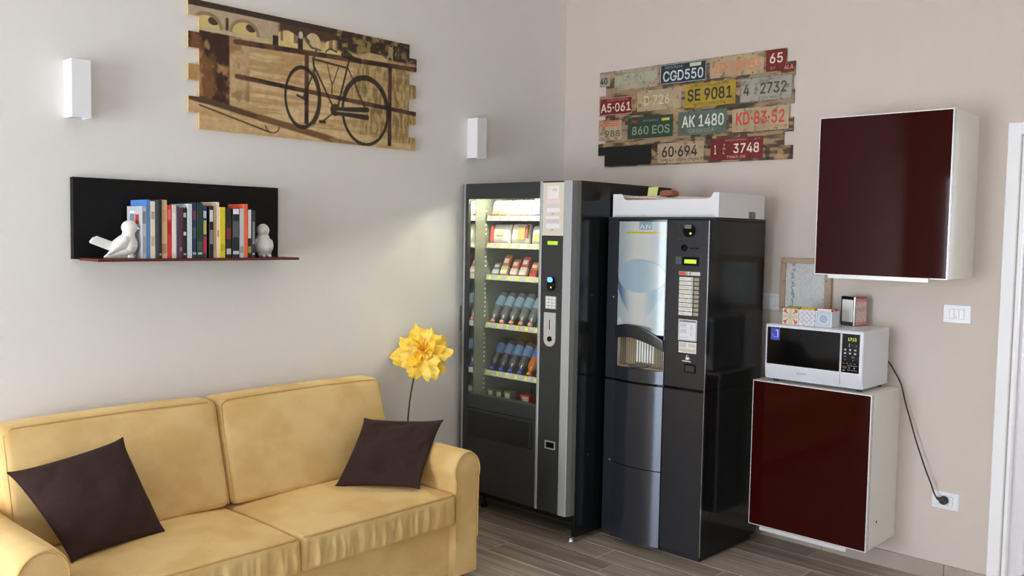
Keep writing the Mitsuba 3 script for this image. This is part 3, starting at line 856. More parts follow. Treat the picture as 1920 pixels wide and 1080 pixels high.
    return c * (0.74 + 0.32 * g2)


pic = thing('bicycle_picture', 'toothed wooden picture of a bicycle leaning on a canal railing', 'picture')
outline = toothed(-2.509, -1.312, 2.047, 2.606, 8, 0.05, False)
add('board', on_left(ext(outline, 0.014), 0.002), mat('pale_wood_edge', lin(206, 176, 126), 0.7), False, pic)
add('print', on_left(ext(outline.buffer(-0.0008), 0.0006), 0.0161), mat('bicycle_print', mikit.proc(bike_fn), 0.5, spec=0.3), False, pic)

# ------------------------------------------------------------------ board of old number plates
ps = thing('number_plate_sign', 'toothed wooden sign covered with old number plates in rows', 'sign')
outline = toothed(0.336, 1.518, 2.028, 2.608, 8, 0.05, False)
GX, GZ = 0.0, 0.0


def board_fn(p, n, uv):
    a = fbm(p.x * 9, p.z * 60, 1.0, 4)
    b = fbm(p.x * 14, p.z * 14, 5.0, 3)
    c = mixc(C(150, 126, 96), C(84, 64, 47), sstep(0.4, 0.66, a))
    c = mixc(c, C(48, 38, 32), sstep(0.56, 0.66, b) * 0.8)
    return mixc(c, C(176, 142, 102), sstep(0.6, 0.75, fbm(p.x * 20, p.z * 30, 8.0, 2)) * 0.7)


add('board', on_right(ext(outline, 0.010), -0.002), mat('sign_board', mikit.proc(board_fn), 0.6, spec=0.3), False, ps)


def worn(name, base, rust=(96, 66, 44), amount=0.5):
    return mat('plate_' + name, mikit.proc(lambda p, n, uv: mixc(mixc(C(*base), C(*[int(v * 0.82) for v in base]), fbm(p.x * 18, p.z * 18, 3.0, 3)), C(*rust), sstep(0.62, 0.74, fbm(p.x * 34, p.z * 34, 6.0, 3)) * amount)), 0.5, spec=0.3)


W = {'cream': worn('cream', (179, 170, 146)), 'tan': worn('tan', (186, 165, 132)), 'navy': worn('navy', (45, 57, 69), (78, 69, 60)), 'red': worn('red', (123, 40, 36), (73, 34, 29)),
     'yellow': worn('yellow', (179, 149, 50), (130, 95, 38)), 'white': worn('white', (172, 167, 149)), 'green': worn('green', (50, 71, 60), (69, 60, 43)), 'sage': worn('sage', (97, 111, 97), (87, 73, 52)),
     'black': worn('black', (27, 26, 24), (41, 36, 31))}


# plate outline (x0, x1, z0, z1), ground, list of texts (string, colour, x0, x1, z0, z1), frame colour
PL = [
    ((0.288, 0.366, 2.520, 2.594), 'white', [('40', (40, 38, 36), 0.292, 0.345, 2.534, 2.575)], None),
    ((0.400, 0.714, 2.488, 2.606), 'cream', [('A53·075', (168, 170, 146), 0.420, 0.700, 2.525, 2.578), ('NA', (196, 70, 58), 0.655, 0.698, 2.502, 2.516)], None),
    ((0.730, 1.040, 2.490, 2.606), 'navy', [('NEVADA', (146, 150, 150), 0.765, 0.885, 2.578, 2.594), ('CGD550', (196, 202, 200), 0.752, 1.020, 2.506, 2.566)], (176, 182, 180)),
    ((1.062, 1.392, 2.492, 2.606), 'tan', [('2D·18283', (206, 122, 86), 1.085, 1.375, 2.518, 2.578)], None),
    ((1.404, 1.516, 2.494, 2.606), 'red', [('65', (214, 196, 180), 1.424, 1.500, 2.535, 2.588), ('57', (190, 150, 140), 1.430, 1.458, 2.503, 2.517)], None),
    ((1.490, 1.566, 2.482, 2.524), 'red', [('ALA', (206, 170, 150), 1.508, 1.560, 2.496, 2.518)], None),
    ((0.288, 0.538, 2.342, 2.450), 'red', [('A5·061', (216, 196, 184), 0.300, 0.525, 2.362, 2.416), ('WISCONSIN', (190, 130, 120), 0.345, 0.500, 2.428, 2.440)], (196, 160, 150)),
    ((0.572, 0.880, 2.348, 2.468), 'tan', [('D 726', (200, 184, 146), 0.62, 0.80, 2.380, 2.438)], None),
    ((0.905, 1.228, 2.344, 2.476), 'yellow', [("AMERICA'S DAIRYLAND", (120, 96, 40), 0.940, 1.185, 2.456, 2.467), ('SE 9081', (40, 36, 26), 0.922, 1.205, 2.378, 2.446), ('WISCONSIN', (92, 74, 34), 0.960, 1.165, 2.352, 2.366)], None),
    ((1.254, 1.560, 2.342, 2.474), 'white', [('WISCONSIN', (110, 112, 108), 1.360, 1.490, 2.450, 2.462), ('4', (58, 62, 62), 1.275, 1.310, 2.380, 2.440), ('T', (90, 92, 92), 1.340, 1.356, 2.420, 2.438), ('R', (90, 92, 92), 1.340, 1.356, 2.400, 2.416), ('K', (90, 92, 92), 1.340, 1.356, 2.380, 2.396),
      ('2732', (58, 62, 62), 1.375, 1.525, 2.380, 2.440), ('TON MILE', (90, 92, 92), 1.365, 1.500, 2.352, 2.366)], (96, 98, 96)),
    ((0.288, 0.462, 2.190, 2.312), 'tan', [('988', (92, 92, 84), 0.338, 0.450, 2.212, 2.252)], None),
    ((0.508, 0.828, 2.190, 2.318), 'green', [('860 EOS', (126, 142, 112), 0.540, 0.808, 2.212, 2.262), ('WYOMING', (110, 124, 104), 0.615, 0.725, 2.285, 2.298)], None),
    ((0.862, 1.178, 2.188, 2.322), 'sage', [('AK 1480', (204, 206, 190), 0.888, 1.160, 2.232, 2.300), ('GEORGIA', (150, 160, 140), 0.935, 1.100, 2.200, 2.222)], (92, 104, 92)),
    ((1.212, 1.545, 2.186, 2.312), 'tan', [('KD·83·52', (190, 60, 48), 1.235, 1.520, 2.222, 2.292), ('WISCONSIN', (176, 120, 96), 1.395, 1.525, 2.198, 2.213), ('1967', (176, 120, 96), 1.235, 1.290, 2.198, 2.211)], None),
    ((0.288, 0.680, 2.100, 2.150), 'black', [], None),
    ((0.338, 0.682, 2.034, 2.152), 'black', [], None),
    ((0.726, 1.038, 2.036, 2.152), 'tan', [('60·694', (42, 36, 32), 0.758, 0.995, 2.070, 2.132), ('WEST VIRGINIA', (70, 60, 50), 0.752, 1.010, 2.046, 2.060)], None),
    ((1.082, 1.402, 2.038, 2.158), 'red', [('WISCONSIN', (190, 130, 120), 1.170, 1.300, 2.140, 2.150), ('67', (190, 130, 120), 1.350, 1.385, 2.140, 2.150), ('1', (220, 200, 188), 1.106, 1.118, 2.072, 2.124), ('T', (210, 190, 176), 1.160, 1.176, 2.112, 2.126), ('R', (210, 190, 176), 1.160, 1.176, 2.092, 2.106), ('L', (210, 190, 176), 1.160, 1.176, 2.072, 2.086),
      ('3748', (220, 200, 188), 1.225, 1.380, 2.072, 2.126), ('TRAILER', (206, 180, 168), 1.185, 1.300, 2.046, 2.060)], None),
]
for n_, (r, g_, texts, frame) in enumerate(PL):
    yb_ = -0.0124 - 0.0002 * (n_ % 2)
    pk = add('number_plate', on_right(ext(rrect(r[0], r[1], r[2], r[3], 0.006), 0.0012), yb_), W[g_], False, ps)
    if frame:
        ring_ = rrect(r[0] + 0.002, r[1] - 0.002, r[2] + 0.002, r[3] - 0.002, 0.005).difference(rrect(r[0] + 0.0055, r[1] - 0.0055, r[2] + 0.0055, r[3] - 0.0055, 0.004))
        add('border', on_right(ext(ring_, 0.0004), yb_ - 0.0012), paint(*frame, 0.5), False, pk)
    for s, col, a0, a1, b0, b1 in texts:
        add('lettering', on_right(text_fit(s, a0, a1, b0, b1, 0.0005, b1 - b0 > 0.03), yb_ - 0.0012), paint(*col, 0.5), False, pk)
    if r[2] > 2.18 and r[3] < 2.33 and g_ == 'tan' and r[0] < 0.4:
        for q in range(3):
            add('stripe', on_right(ext(rrect(0.290, 0.448, 2.276 + q * 0.013, 2.283 + q * 0.013, 0), 0.0004), yb_ - 0.0012), paint(196, 96, 74, 0.5), False, pk)
    if g_ == 'green':
        add('sticker', on_right(ext(rrect(0.538, 0.578, 2.284, 2.298, 0), 0.0004), yb_ - 0.0012), paint(150, 44, 44, 0.5), False, pk)
        add('sticker', on_right(ext(rrect(0.750, 0.805, 2.284, 2.300, 0), 0.0004), yb_ - 0.0012), paint(186, 174, 62, 0.5), False, pk)
    if g_ == 'navy':
        add('sticker', on_right(ext(rrect(0.930, 1.005, 2.576, 2.596, 0), 0.0004), yb_ - 0.0012), paint(196, 190, 170, 0.5), False, pk)
    if frame or g_ in ('tan', 'yellow', 'sage'):
        for fx in (0.22, 0.80):
            for zz in (r[2] + 0.007, r[3] - 0.007):
                add('bolt_hole', on_right(ext(Point(r[0] + fx * (r[1] - r[0]), zz).buffer(0.0035, quad_segs=3), 0.0004), yb_ - 0.0012), paint(52, 40, 32, 0.7), False, pk)

# ------------------------------------------------------------------ snack machine
sm = thing('snack_vending_machine', 'tall dark grey snack vending machine with a lit glass front in the corner', 'vending machine')
X0, X1, YF, YD, YK, ZT = 0.012, 0.849, -0.925, -0.858, -0.04, 1.888
add('body', cat(cbox(X1 - 0.022, X1, YD, YK, 0.025, ZT, 0.002), cbox(X0, X0 + 0.022, YD, YK, 0.10, ZT, 0.002), cbox(X0 + 0.022, X1 - 0.022, YK - 0.02, YK, 0.10, ZT, 0.001),
                cbox(X0 + 0.022, X1 - 0.022, YD, YK - 0.02, ZT - 0.03, ZT, 0.001), cbox(X0 + 0.022, X1 - 0.022, YD, YK - 0.02, 0.10, 0.14, 0.001)), black_side, False, sm)
for (fx, fy) in ((X1 - 0.012, YD + 0.0), (X0 + 0.07, YD + 0.10), (X1 - 0.04, YK - 0.07), (X0 + 0.07, YK - 0.07)):
    if fx > 0.83:
        add('foot', cat(lathe([(0, 0), (0.012, 0.001), (0.018, 0.010), (0.017, 0.018), (0.008, 0.027), (0, 0.027)], 16, (fx, fy - 0.012, 0)), cbox(fx - 0.008, fx + 0.008, fy - 0.016, fy + 0.02, 0.02, 0.03)), chrome, 40, sm)
    else:
        add('foot', lathe([(0, 0), (0.02, 0.0), (0.02, 0.012), (0.01, 0.018), (0.01, 0.105), (0, 0.105)], 14, (fx, fy, 0)), matte_black, 40, sm)
# door: left stile, header, glass, lower panel, control column, right stile
DZ0, DZ1 = 0.148, 1.886
YB_ = -0.860
door = add('door', cat(cbox(0.046, 0.08, -0.921, YB_, DZ0, DZ1, 0.002), cbox(0.08, 0.622, -0.921, -0.908, 1.80, DZ1, 0.002), cbox(0.08, 0.622, -0.921, YB_, DZ0, 0.695, 0.002)), dark_panel, False, sm)


def stile(pts):
    return ext(Polygon(pts), DZ1 - DZ0)


def up(m, z):
    m = m.copy()
    m.apply_translation((0, 0, z))
    return m


add('edge_trim', up(stile([(0.012, -0.862), (0.016, -0.892), (0.036, -0.923), (0.048, -0.923), (0.048, -0.862)]), DZ0), alu_dark, False, door)
add('edge_trim', up(stile([(0.048, -0.862), (0.048, -0.925), (0.060, -0.925), (0.060, -0.862)]), DZ0), alu, False, door)
add('inner_jamb', cbox(0.079, 0.0825, -0.903, -0.868, 0.70, 1.795), mirror_strip, False, door)
add('edge_trim', up(stile([(0.622, -0.862), (0.622, -0.924), (0.625, -0.926), (0.636, -0.926), (0.639, -0.924), (0.639, -0.862)]), DZ0), alu, False, door)
add('control_column', up(stile([(0.639, -0.862), (0.639, -0.921), (0.786, -0.921), (0.786, -0.862)]), DZ0), dark_panel, False, door)
add('edge_trim', up(stile([(0.786, -0.862), (0.786, -0.924), (0.789, -0.926), (0.832, -0.922), (0.836, -0.918), (0.836, -0.862)]), DZ0), alu, False, door)
add('edge_trim', up(stile([(0.8365, -0.862), (0.8365, -0.917), (0.846, -0.892), (0.849, -0.862)]), DZ0), alu_dark, False, door)
add('window_pane', trimesh.Trimesh([[0.08, -0.906, 0.695], [0.622, -0.906, 0.695], [0.622, -0.906, 1.80], [0.08, -0.906, 1.80]], [[0, 1, 2], [0, 2, 3]], process=False), 'mat_glass', False, door)
flap = add('delivery_flap', cbox(0.105, 0.592, -0.928, -0.9215, 0.462, 0.603, 0.002), black_body, False, door)
add('flap_edge', cbox(0.582, 0.590, -0.9305, -0.928, 0.468, 0.597, 0.001), dark_panel, False, flap)
add('lower_seam', cbox(0.082, 0.620, -0.9222, -0.9208, 0.618, 0.621), gloss_black, False, door)
# side hinge handle on the left
add('side_handle', cbox(0.004, 0.012, -0.91, -0.87, 1.05, 1.19, 0.002), alu_dark, False, sm)
# control column fittings
yc_ = -0.921
no = add('notice', cbox(0.6405, 0.7845, yc_ - 0.0012, yc_, 1.604, 1.878), paint(212, 205, 190, 0.5), False, door, 'cream notice with price lists')
for (a, b, c_, d, col) in ((0.672, 0.750, 1.795, 1.860, (232, 226, 222)), (0.708, 0.738, 1.832, 1.848, (176, 172, 172)), (0.678, 0.690, 1.828, 1.850, (214, 196, 190)), (0.668, 0.758, 1.768, 1.792, (226, 206, 202)),
                           (0.672, 0.756, 1.752, 1.764, (200, 206, 200)), (0.670, 0.758, 1.726, 1.746, (228, 228, 226)), (0.700, 0.722, 1.714, 1.720, (160, 158, 152)), (0.668, 0.758, 1.692, 1.704, (232, 224, 224)),
                           (0.672, 0.756, 1.670, 1.686, (198, 194, 198)), (0.668, 0.758, 1.642, 1.664, (228, 228, 232)), (0.700, 0.722, 1.630, 1.637, (170, 160, 152))):
    add('print', cbox(a, b, yc_ - 0.0016, yc_ - 0.0010, c_, d), paint(*col, 0.5), False, no)
add('display', cbox(0.679, 0.749, yc_ - 0.002, yc_ + 0.002, 1.556, 1.576, 0.001), paint(150, 180, 40, 0.4), False, door, 'green display', **emits([0.30, 0.42, 0.03]))
rd = add('card_reader', lathe([(0, 0.0), (0.026, 0.0), (0.026, 0.008), (0.02, 0.012), (0, 0.012)], 20, (0.713, yc_, 1.350), (0, -1, 0)), gloss_black, 40, door)
add('reader_body', on_right(ext(rrect(0.691, 0.735, 1.318, 1.392, 0.02), 0.014), yc_), gloss_black, False, rd)
add('light_ring', on_right(ext(rrect(0.694, 0.731, 1.362, 1.389, 0.012), 0.002), yc_ - 0.0142), paint(120, 170, 255, 0.4), False, rd, 'glowing blue light', **emits([0.10, 0.42, 2.6]))
add('status_light', on_right(ext(Point(0.720, 1.336).buffer(0.0045), 0.002), yc_ - 0.0142), paint(190, 200, 40, 0.4), False, rd, **emits([0.9, 0.95, 0.05]))
kp = add('keypad', cbox(0.674, 0.748, yc_ - 0.004, yc_ + 0.001, 1.222, 1.290, 0.001), alu, False, door, 'silver keypad')
for i in range(3):
    for j in range(4):
        add('key', cbox(0.679 + i * 0.0225, 0.698 + i * 0.0225, yc_ - 0.0062, yc_ - 0.004, 1.226 + j * 0.0158, 1.239 + j * 0.0158, 0.001), white_metal, False, kp)
cs = add('coin_panel', on_right(ext(rrect(0.668, 0.749, 1.024, 1.204, 0.002).difference(rrect(0.66, 0.76, 1.0, 1.066, 0)).union(Point(0.7085, 1.066).buffer(0.0405)), 0.006), yc_), mat('coin_silver', lin(206, 208, 210), 0.35, metal=0.6), False, door)
add('coin_slot', on_right(ext(rrect(0.706, 0.711, 1.115, 1.165, 0), 0.0006), yc_ - 0.006), gloss_black, False, cs)
add('coin_button', lathe([(0, 0), (0.014, 0), (0.013, 0.005), (0, 0.006)], 18, (0.711, yc_ - 0.006, 1.066), (0, -1, 0)), gloss_black, 40, cs)
for z_ in (1.315, 1.005):
    add('column_seam', cbox(0.640, 0.785, yc_ - 0.0006, yc_, z_, z_ + 0.002), gloss_black, False, door)
rt = add('coin_return', on_right(ext(sbox(0.689, 0.485, 0.761, 0.529).difference(sbox(0.697, 0.492, 0.753, 0.522)), 0.004), yc_), alu, False, door, 'silver framed coin return')
add('recess', on_right(ext(sbox(0.697, 0.492, 0.753, 0.522), 0.0012), yc_), gloss_black, False, rt)
# chamber
CX0, CX1 = 0.058, 0.645
add('chamber', cat(cbox(CX0 - 0.01, CX0, -0.857, -0.10, 0.46, 1.835), cbox(CX1, CX1 + 0.01, -0.857, -0.10, 0.46, 1.835), cbox(CX0 - 0.01, CX1 + 0.01, -0.11, -0.10, 0.46, 1.835),
                   cbox(CX0, CX1, -0.900, -0.11, 1.835, 1.845), cbox(CX0, CX1, -0.857, -0.11, 0.45, 0.46)), inner_grey, False, sm)
tb = add('lamp', tube([[0.10, -0.866, 1.818], [0.60, -0.866, 1.818]], 0.008, 12), white_metal, True, sm, 'fluorescent tube', **emits(TUBE))
# row of holes in the mounting rail
for k in range(40):
    z_ = 0.70 + k * 0.0265
    if min(abs(z_ - q) for q in (0.80, 1.078, 1.357, 1.54, 1.697)) > 0.035:
        add('rail_hole', cbox(CX0, CX0 + 0.0012, -0.762, -0.750, z_, z_ + 0.010), paint(226, 228, 220, 0.4), False, sm)
TRAYS = [1.697, 1.54, 1.357, 1.078, 0.80, 0.585]
COLS = [0.098, 0.172, 0.246, 0.320, 0.394, 0.468]
tag_y = paint(214, 222, 60, 0.5)
for t, z_ in enumerate(TRAYS):
    tr = add('tray', cat(cbox(CX0 + 0.004, CX1 - 0.003, -0.755, -0.15, z_ - 0.006, z_ - 0.003), cbox(CX0 + 0.004, CX0 + 0.006, -0.755, -0.15, z_ - 0.004, z_ + 0.03), cbox(CX1 - 0.005, CX1 - 0.003, -0.755, -0.15, z_ - 0.004, z_ + 0.03)), inner_grey, False, sm)
    rail = cbox(CX0 + 0.012, CX1 - 0.006, -0.0015, 0.0015, -0.0165, 0.0165, 0.001)
    rail = rot(rail, -18, (1, 0, 0))
    rail.apply_translation((0, -0.760, z_))
    add('price_rail', rail, rail_grey, False, tr)
    for cx in COLS:
        g = rot(cbox(-0.010, 0.010, -0.0012, 0.0012, -0.010, 0.010), -18, (1, 0, 0))
        g.apply_translation((cx + 0.004, -0.7620, z_))
        add('price_tag', g, tag_y, False, tr)
        if t in (3, 4, 5):
            g = rot(cbox(-0.007, 0.007, -0.0012, 0.0012, -0.010, 0.010), -18, (1, 0, 0))
            g.apply_translation((cx + 0.030, -0.7620, z_))
            add('price_tag', g, paint(190, 192, 186, 0.5), False, tr)


# what the machine sells
def bag(x0, x1, z0, h, col, spots, label, group, lean=8, edge=None):
    k = thing('snack_bag', label, 'snack bag', group)
    w = (x1 - x0) / 2

    def f(p, q):
        p = p.copy()
        t = 1 - np.abs(q[:, 2]) ** 3
        p[:, 1] *= 0.12 + 0.88 * t * (1 - 0.5 * q[:, 0] ** 4)
        p[:, 0] *= 0.96 + 0.04 * np.abs(q[:, 2])
        p[:, 2] += (np.abs(q[:, 2]) > 0.93) * 0.003 * np.sin(q[:, 0] * 22)
        return p + 0.004 * (meshkit.fbm(p * 30 + x0 * 50, 3, 1)[:, None] - 0.5)
    m = softbox(-w, w, -0.028, 0.028, -h / 2, h / 2, 0.012, (10, 4, 12), f)
    m = rot(m, -lean, (1, 0, 0))
    c = np.array([(x0 + x1) / 2, -0.708, z0 + h / 2 + 0.004])
    m.apply_translation(c)
    add('film', m, paint(*col, 0.3), True, k)
    lo = m.vertices[:, 1]
    for (a, b, c_, d, pc) in spots:
        def g(p, q):
            return p
        s = softbox(-w + 2 * w * a, -w + 2 * w * b, -0.033, -0.018, -h / 2 + h * c_, -h / 2 + h * d, 0.004, (3, 2, 3))
        s = rot(s, -lean, (1, 0, 0))
        s.apply_translation(c)
        add('print', s, paint(*pc, 0.3), True, k)
    return k


bag(0.076, 0.215, 1.70, 0.098, (238, 234, 222), [(.1, .45, .06, .3, (226, 130, 84)), (.5, .9, .06, .26, (222, 160, 96))], 'white bag with orange print on the left of the top tray', 'snack bags')
bag(0.217, 0.378, 1.70, 0.098, (240, 236, 226), [(.08, .92, .05, .2, (230, 150, 100))], 'white bag with orange print in the middle of the top tray', 'snack bags')
bag(0.385, 0.500, 1.70, 0.105, (226, 232, 240), [(.0, .9, .05, .3, (96, 110, 190))], 'white and blue bag on the right of the top tray', 'snack bags')
bag(0.080, 0.222, 1.543, 0.115, (228, 224, 208), [(-.03, .14, .05, .92, (200, 70, 62)), (.35, .75, .4, .66, (230, 214, 140))], 'pale bag with a red edge on the second tray', 'snack bags')
bag(0.232, 0.368, 1.543, 0.118, (236, 228, 206), [(.45, .85, .2, .85, (220, 160, 92)), (.9, 1.0, .3, .95, (150, 70, 70))], 'cream bag with a golden picture on the second tray', 'snack bags')
bag(0.388, 0.510, 1.543, 0.108, (232, 232, 214), [(.25, .75, .15, .6, (214, 208, 96))], 'white bag with a yellow picture on the second tray', 'snack bags')
BARS = [(0, (120, 122, 112), (222, 224, 220), .085, 'silver and grey snack bar, leftmost on the third tray'), (1, (186, 116, 62), (236, 214, 170), .135, 'tall orange brown snack bar on the third tray'),
        (2, (214, 104, 66), (238, 224, 206), .11, 'red and white snack bar on the third tray'), (3, (204, 84, 76), (240, 222, 190), .128, 'pink and cream snack bar on the third tray'),
        (4, (222, 118, 60), (190, 60, 44), .098, 'orange red snack bar on the third tray')]
for i, c1, c2, h, lab in BARS:
    k = thing('snack_bar', lab, 'snack bar', 'snack bars on the third tray')

    def f(p, q):
        p = p.copy()
        p[:, 1] *= 0.3 + 0.7 * (1 - np.abs(q[:, 2]) ** 4)
        return p
    m = softbox(-0.026, 0.026, -0.011, 0.011, -h / 2, h / 2, 0.006, (4, 3, 8), f)
    n_ = softbox(-0.027, 0.027, -0.0125, 0.0125, -h / 2 + 0.012, -h / 2 + h * 0.48, 0.006, (4, 3, 5))
    o_ = softbox(-0.018, 0.018, -0.0135, 0.0, h * 0.1, h * 0.32, 0.004, (3, 2, 3))
    for q, nm, col in ((m, 'wrapper', c1), (n_, 'print', c2), (o_, 'print', (240, 232, 214))):
        q = rot(q, -24, (1, 0, 0))
        q.apply_translation((COLS[i] + 0.002, -0.70, 1.362 + h * 0.46))
        add(nm, q, paint(*col, 0.3), True, k)


def bottle(cx, z, cap, label_c, liquid, lab, group, tint):
    """A small bottle that waits upside down, cap at the front edge of its tray."""
    k = thing('drink_bottle', lab, 'bottle', group)
    ax = np.array([0.0, 0.55, 0.835])
    base = np.array([cx, -0.728, z + 0.014])
    L = 0.205
    add('cap', lathe([(0, 0), (0.0135, 0), (0.0148, 0.003), (0.0148, 0.017), (0, 0.017)], 16, base, ax), paint(*cap, 0.4), 40, k)
    add('drink', lathe([(0, 0.019), (0.011, 0.02), (0.0115, 0.027), (0.020, 0.038), (0.0272, 0.056), (0.0275, 0.075), (0.0255, 0.084), (0.0272, 0.093), (0.0275, L - 0.014), (0.02, L - 0.004), (0, L - 0.004)], 18, base, ax), liquid, True, k)
    add('shell', lathe([(0.0115, 0.017), (0.0123, 0.026), (0.0212, 0.037), (0.0285, 0.055), (0.029, 0.075), (0.0268, 0.084), (0.0288, 0.093), (0.029, L - 0.014), (0.022, L), (0, L)], 18, base, ax), 'mat_bottle', True, k)
    add('label', lathe([(0.0293, 0.106), (0.0296, 0.108), (0.0296, 0.166), (0.0293, 0.168)], 18, base, ax), paint(*label_c, 0.4), 40, k)


water = mat('water_drink', lin(104, 112, 108), 0.06, spec=1.0)
dark_water = mat('water_drink_dark', lin(58, 63, 68), 0.06, spec=1.0)
orange_drink = mat('orange_drink', lin(190, 110, 36), 0.2)
ORD = ['leftmost', 'second from the left', 'in the middle', 'fourth from the left', 'last on the right']
for i in range(5):
    bottle(COLS[i] - 0.005, 1.078, (226, 152, 140), (150, 186, 196), water, 'pink-capped water bottle with pale blue label on tray four, ' + ORD[i], 'water bottles with pink caps on the fourth tray', None)
for i in range(4):
    bottle(COLS[i] - 0.005, 0.80, (72, 84, 190), (112, 142, 178), dark_water, 'blue-capped water bottle with blue label on tray five, ' + (ORD[i] if i != 2 else 'third from the left').replace('fourth from the left', 'next to the orange cap'), 'water bottles with blue caps on the fifth tray', None)
bottle(COLS[4] - 0.005, 0.80, (232, 120, 40), (70, 120, 190), orange_drink, 'drink bottle with an orange cap on the fifth tray', None, None)
for i, (c1, c2, lab) in enumerate((((88, 112, 66), (186, 192, 150), 'green drink carton, leftmost on the lowest tray'), ((74, 98, 58), (170, 180, 130), 'green drink carton, second from the left on the lowest tray'),
                                   ((112, 126, 98), (206, 208, 190), 'grey green drink carton in the middle of the lowest tray'), ((176, 52, 42), (206, 192, 180), 'red drink carton on the lowest tray'))):
    cx = (0.098, 0.165, 0.235, 0.372)[i]
    k = thing('drink_carton', lab, 'carton', None)
    hw = 0.024 if i < 3 else 0.036
    add('pack', cbox(cx - hw, cx + hw, -0.742, -0.69, 0.585, 0.702, 0.002), paint(*c1, 0.35), False, k)
    add('print', cbox(cx - hw * 0.75, cx + hw * 0.6, -0.7432, -0.7418, 0.60, 0.64), paint(*c2, 0.35), False, k)
    add('print', cbox(cx - hw * 0.5, cx + hw * 0.9, -0.7432, -0.7418, 0.665, 0.692), paint(*c2, 0.35), False, k)

# ------------------------------------------------------------------ coffee machine
km = thing('coffee_vending_machine', 'dark grey hot drink vending machine with a bowed front and a coffee cup poster', 'vending machine')
A0, A1, KF, KB, KZ = 0.880, 1.478, -0.664, -0.095, 1.707
SEAM = 0.857
add('body', cat(cbox(A0 + 0.004, A1, -0.5855, KB, 0.03, KZ - 0.012, 0.003), cbox(A1 - 0.012, A1, -0.6355, -0.584, 0.03, KZ - 0.012), cbox(A0 + 0.004, A0 + 0.016, -0.6355, -0.584, 0.03, KZ - 0.012)), black_side, False, km)
add('plinth', cbox(A0 + 0.03, A1 - 0.02, -0.625, KB - 0.02, 0.0, 0.032), matte_black, False, km)
add('top_cover', cbox(A0 - 0.002, A1 + 0.003, KF - 0.004, KB, KZ - 0.012, KZ, 0.003), dark_panel, False, km)
# bowed front: depth over x
BX0, BX1, SAG = 0.945, 1.246, 0.024
BR = ((BX1 - BX0) / 2) ** 2 / (2 * SAG) + SAG / 2


def bow(x):
    c = (BX0 + BX1) / 2
    x = np.asarray(x, float)
    d = np.sqrt(np.maximum(BR ** 2 - (x - c) ** 2, 0)) - (BR - SAG)
    return KF - 0.002 - np.where((x >= BX0 - 1e-9) & (x <= BX1 + 1e-9), np.maximum(d, 0), 0)


def front_poly(x0, x1, back, out=0.0, n=28):
    """Plan outline between x0 and x1: the bowed line in front, a straight line at y = back behind."""
    xs = np.unique(np.concatenate([np.linspace(x0, x1, n), [q for q in (BX0, BX1) if x0 < q < x1]]))
    return Polygon([(x, float(bow(x)) - out) for x in xs] + [(x1, back), (x0, back)])


def bowed(x0, x1, z0, z1, back=-0.6362, out=0.0):
    m = ext(front_poly(x0, x1, back, out), z1 - z0)
    return up(m, z0)


def bow_sheet(x0, x1, poly_fn, out=0.0008, n=40, nz=40):
    """A curved sheet that follows the bow; poly_fn(x) gives (z from, z to)."""
    xs = np.linspace(x0, x1, n)
    V = []
    for x in xs:
        za, zb = poly_fn(x)
        zz = np.linspace(za, zb, nz)
        V.append(np.column_stack([np.full(nz, x), np.full(nz, float(bow(x)) - out), zz]))
    v = np.vstack(V)
    i = np.arange(n * nz).reshape(n, nz)
    q = np.stack([i[:-1, :-1].ravel(), i[1:, :-1].ravel(), i[1:, 1:].ravel(), i[:-1, 1:].ravel()], 1)
    return trimesh.Trimesh(v, np.vstack([q[:, [0, 1, 2]], q[:, [0, 2, 3]]]), process=False)


# upper door: left edge, frame round the poster and the cup bay, selection column
ud = add('upper_door', cat(bowed(A0, BX0, SEAM + 0.0055, KZ - 0.013), bowed(BX0, BX1, 1.685, KZ - 0.013), bowed(BX0, BX0 + 0.004, 0.93, 1.686), bowed(BX1 - 0.004, BX1, 0.93, 1.686),
                           bowed(BX0, BX1, SEAM + 0.0055, 0.930)), anthracite, 35, km)
add('poster_backing', bowed(BX0 + 0.004, BX1 - 0.004, 1.118, 1.685, -0.645, -0.004), dark_panel, 35, ud)
PCX = (BX0 + BX1) / 2


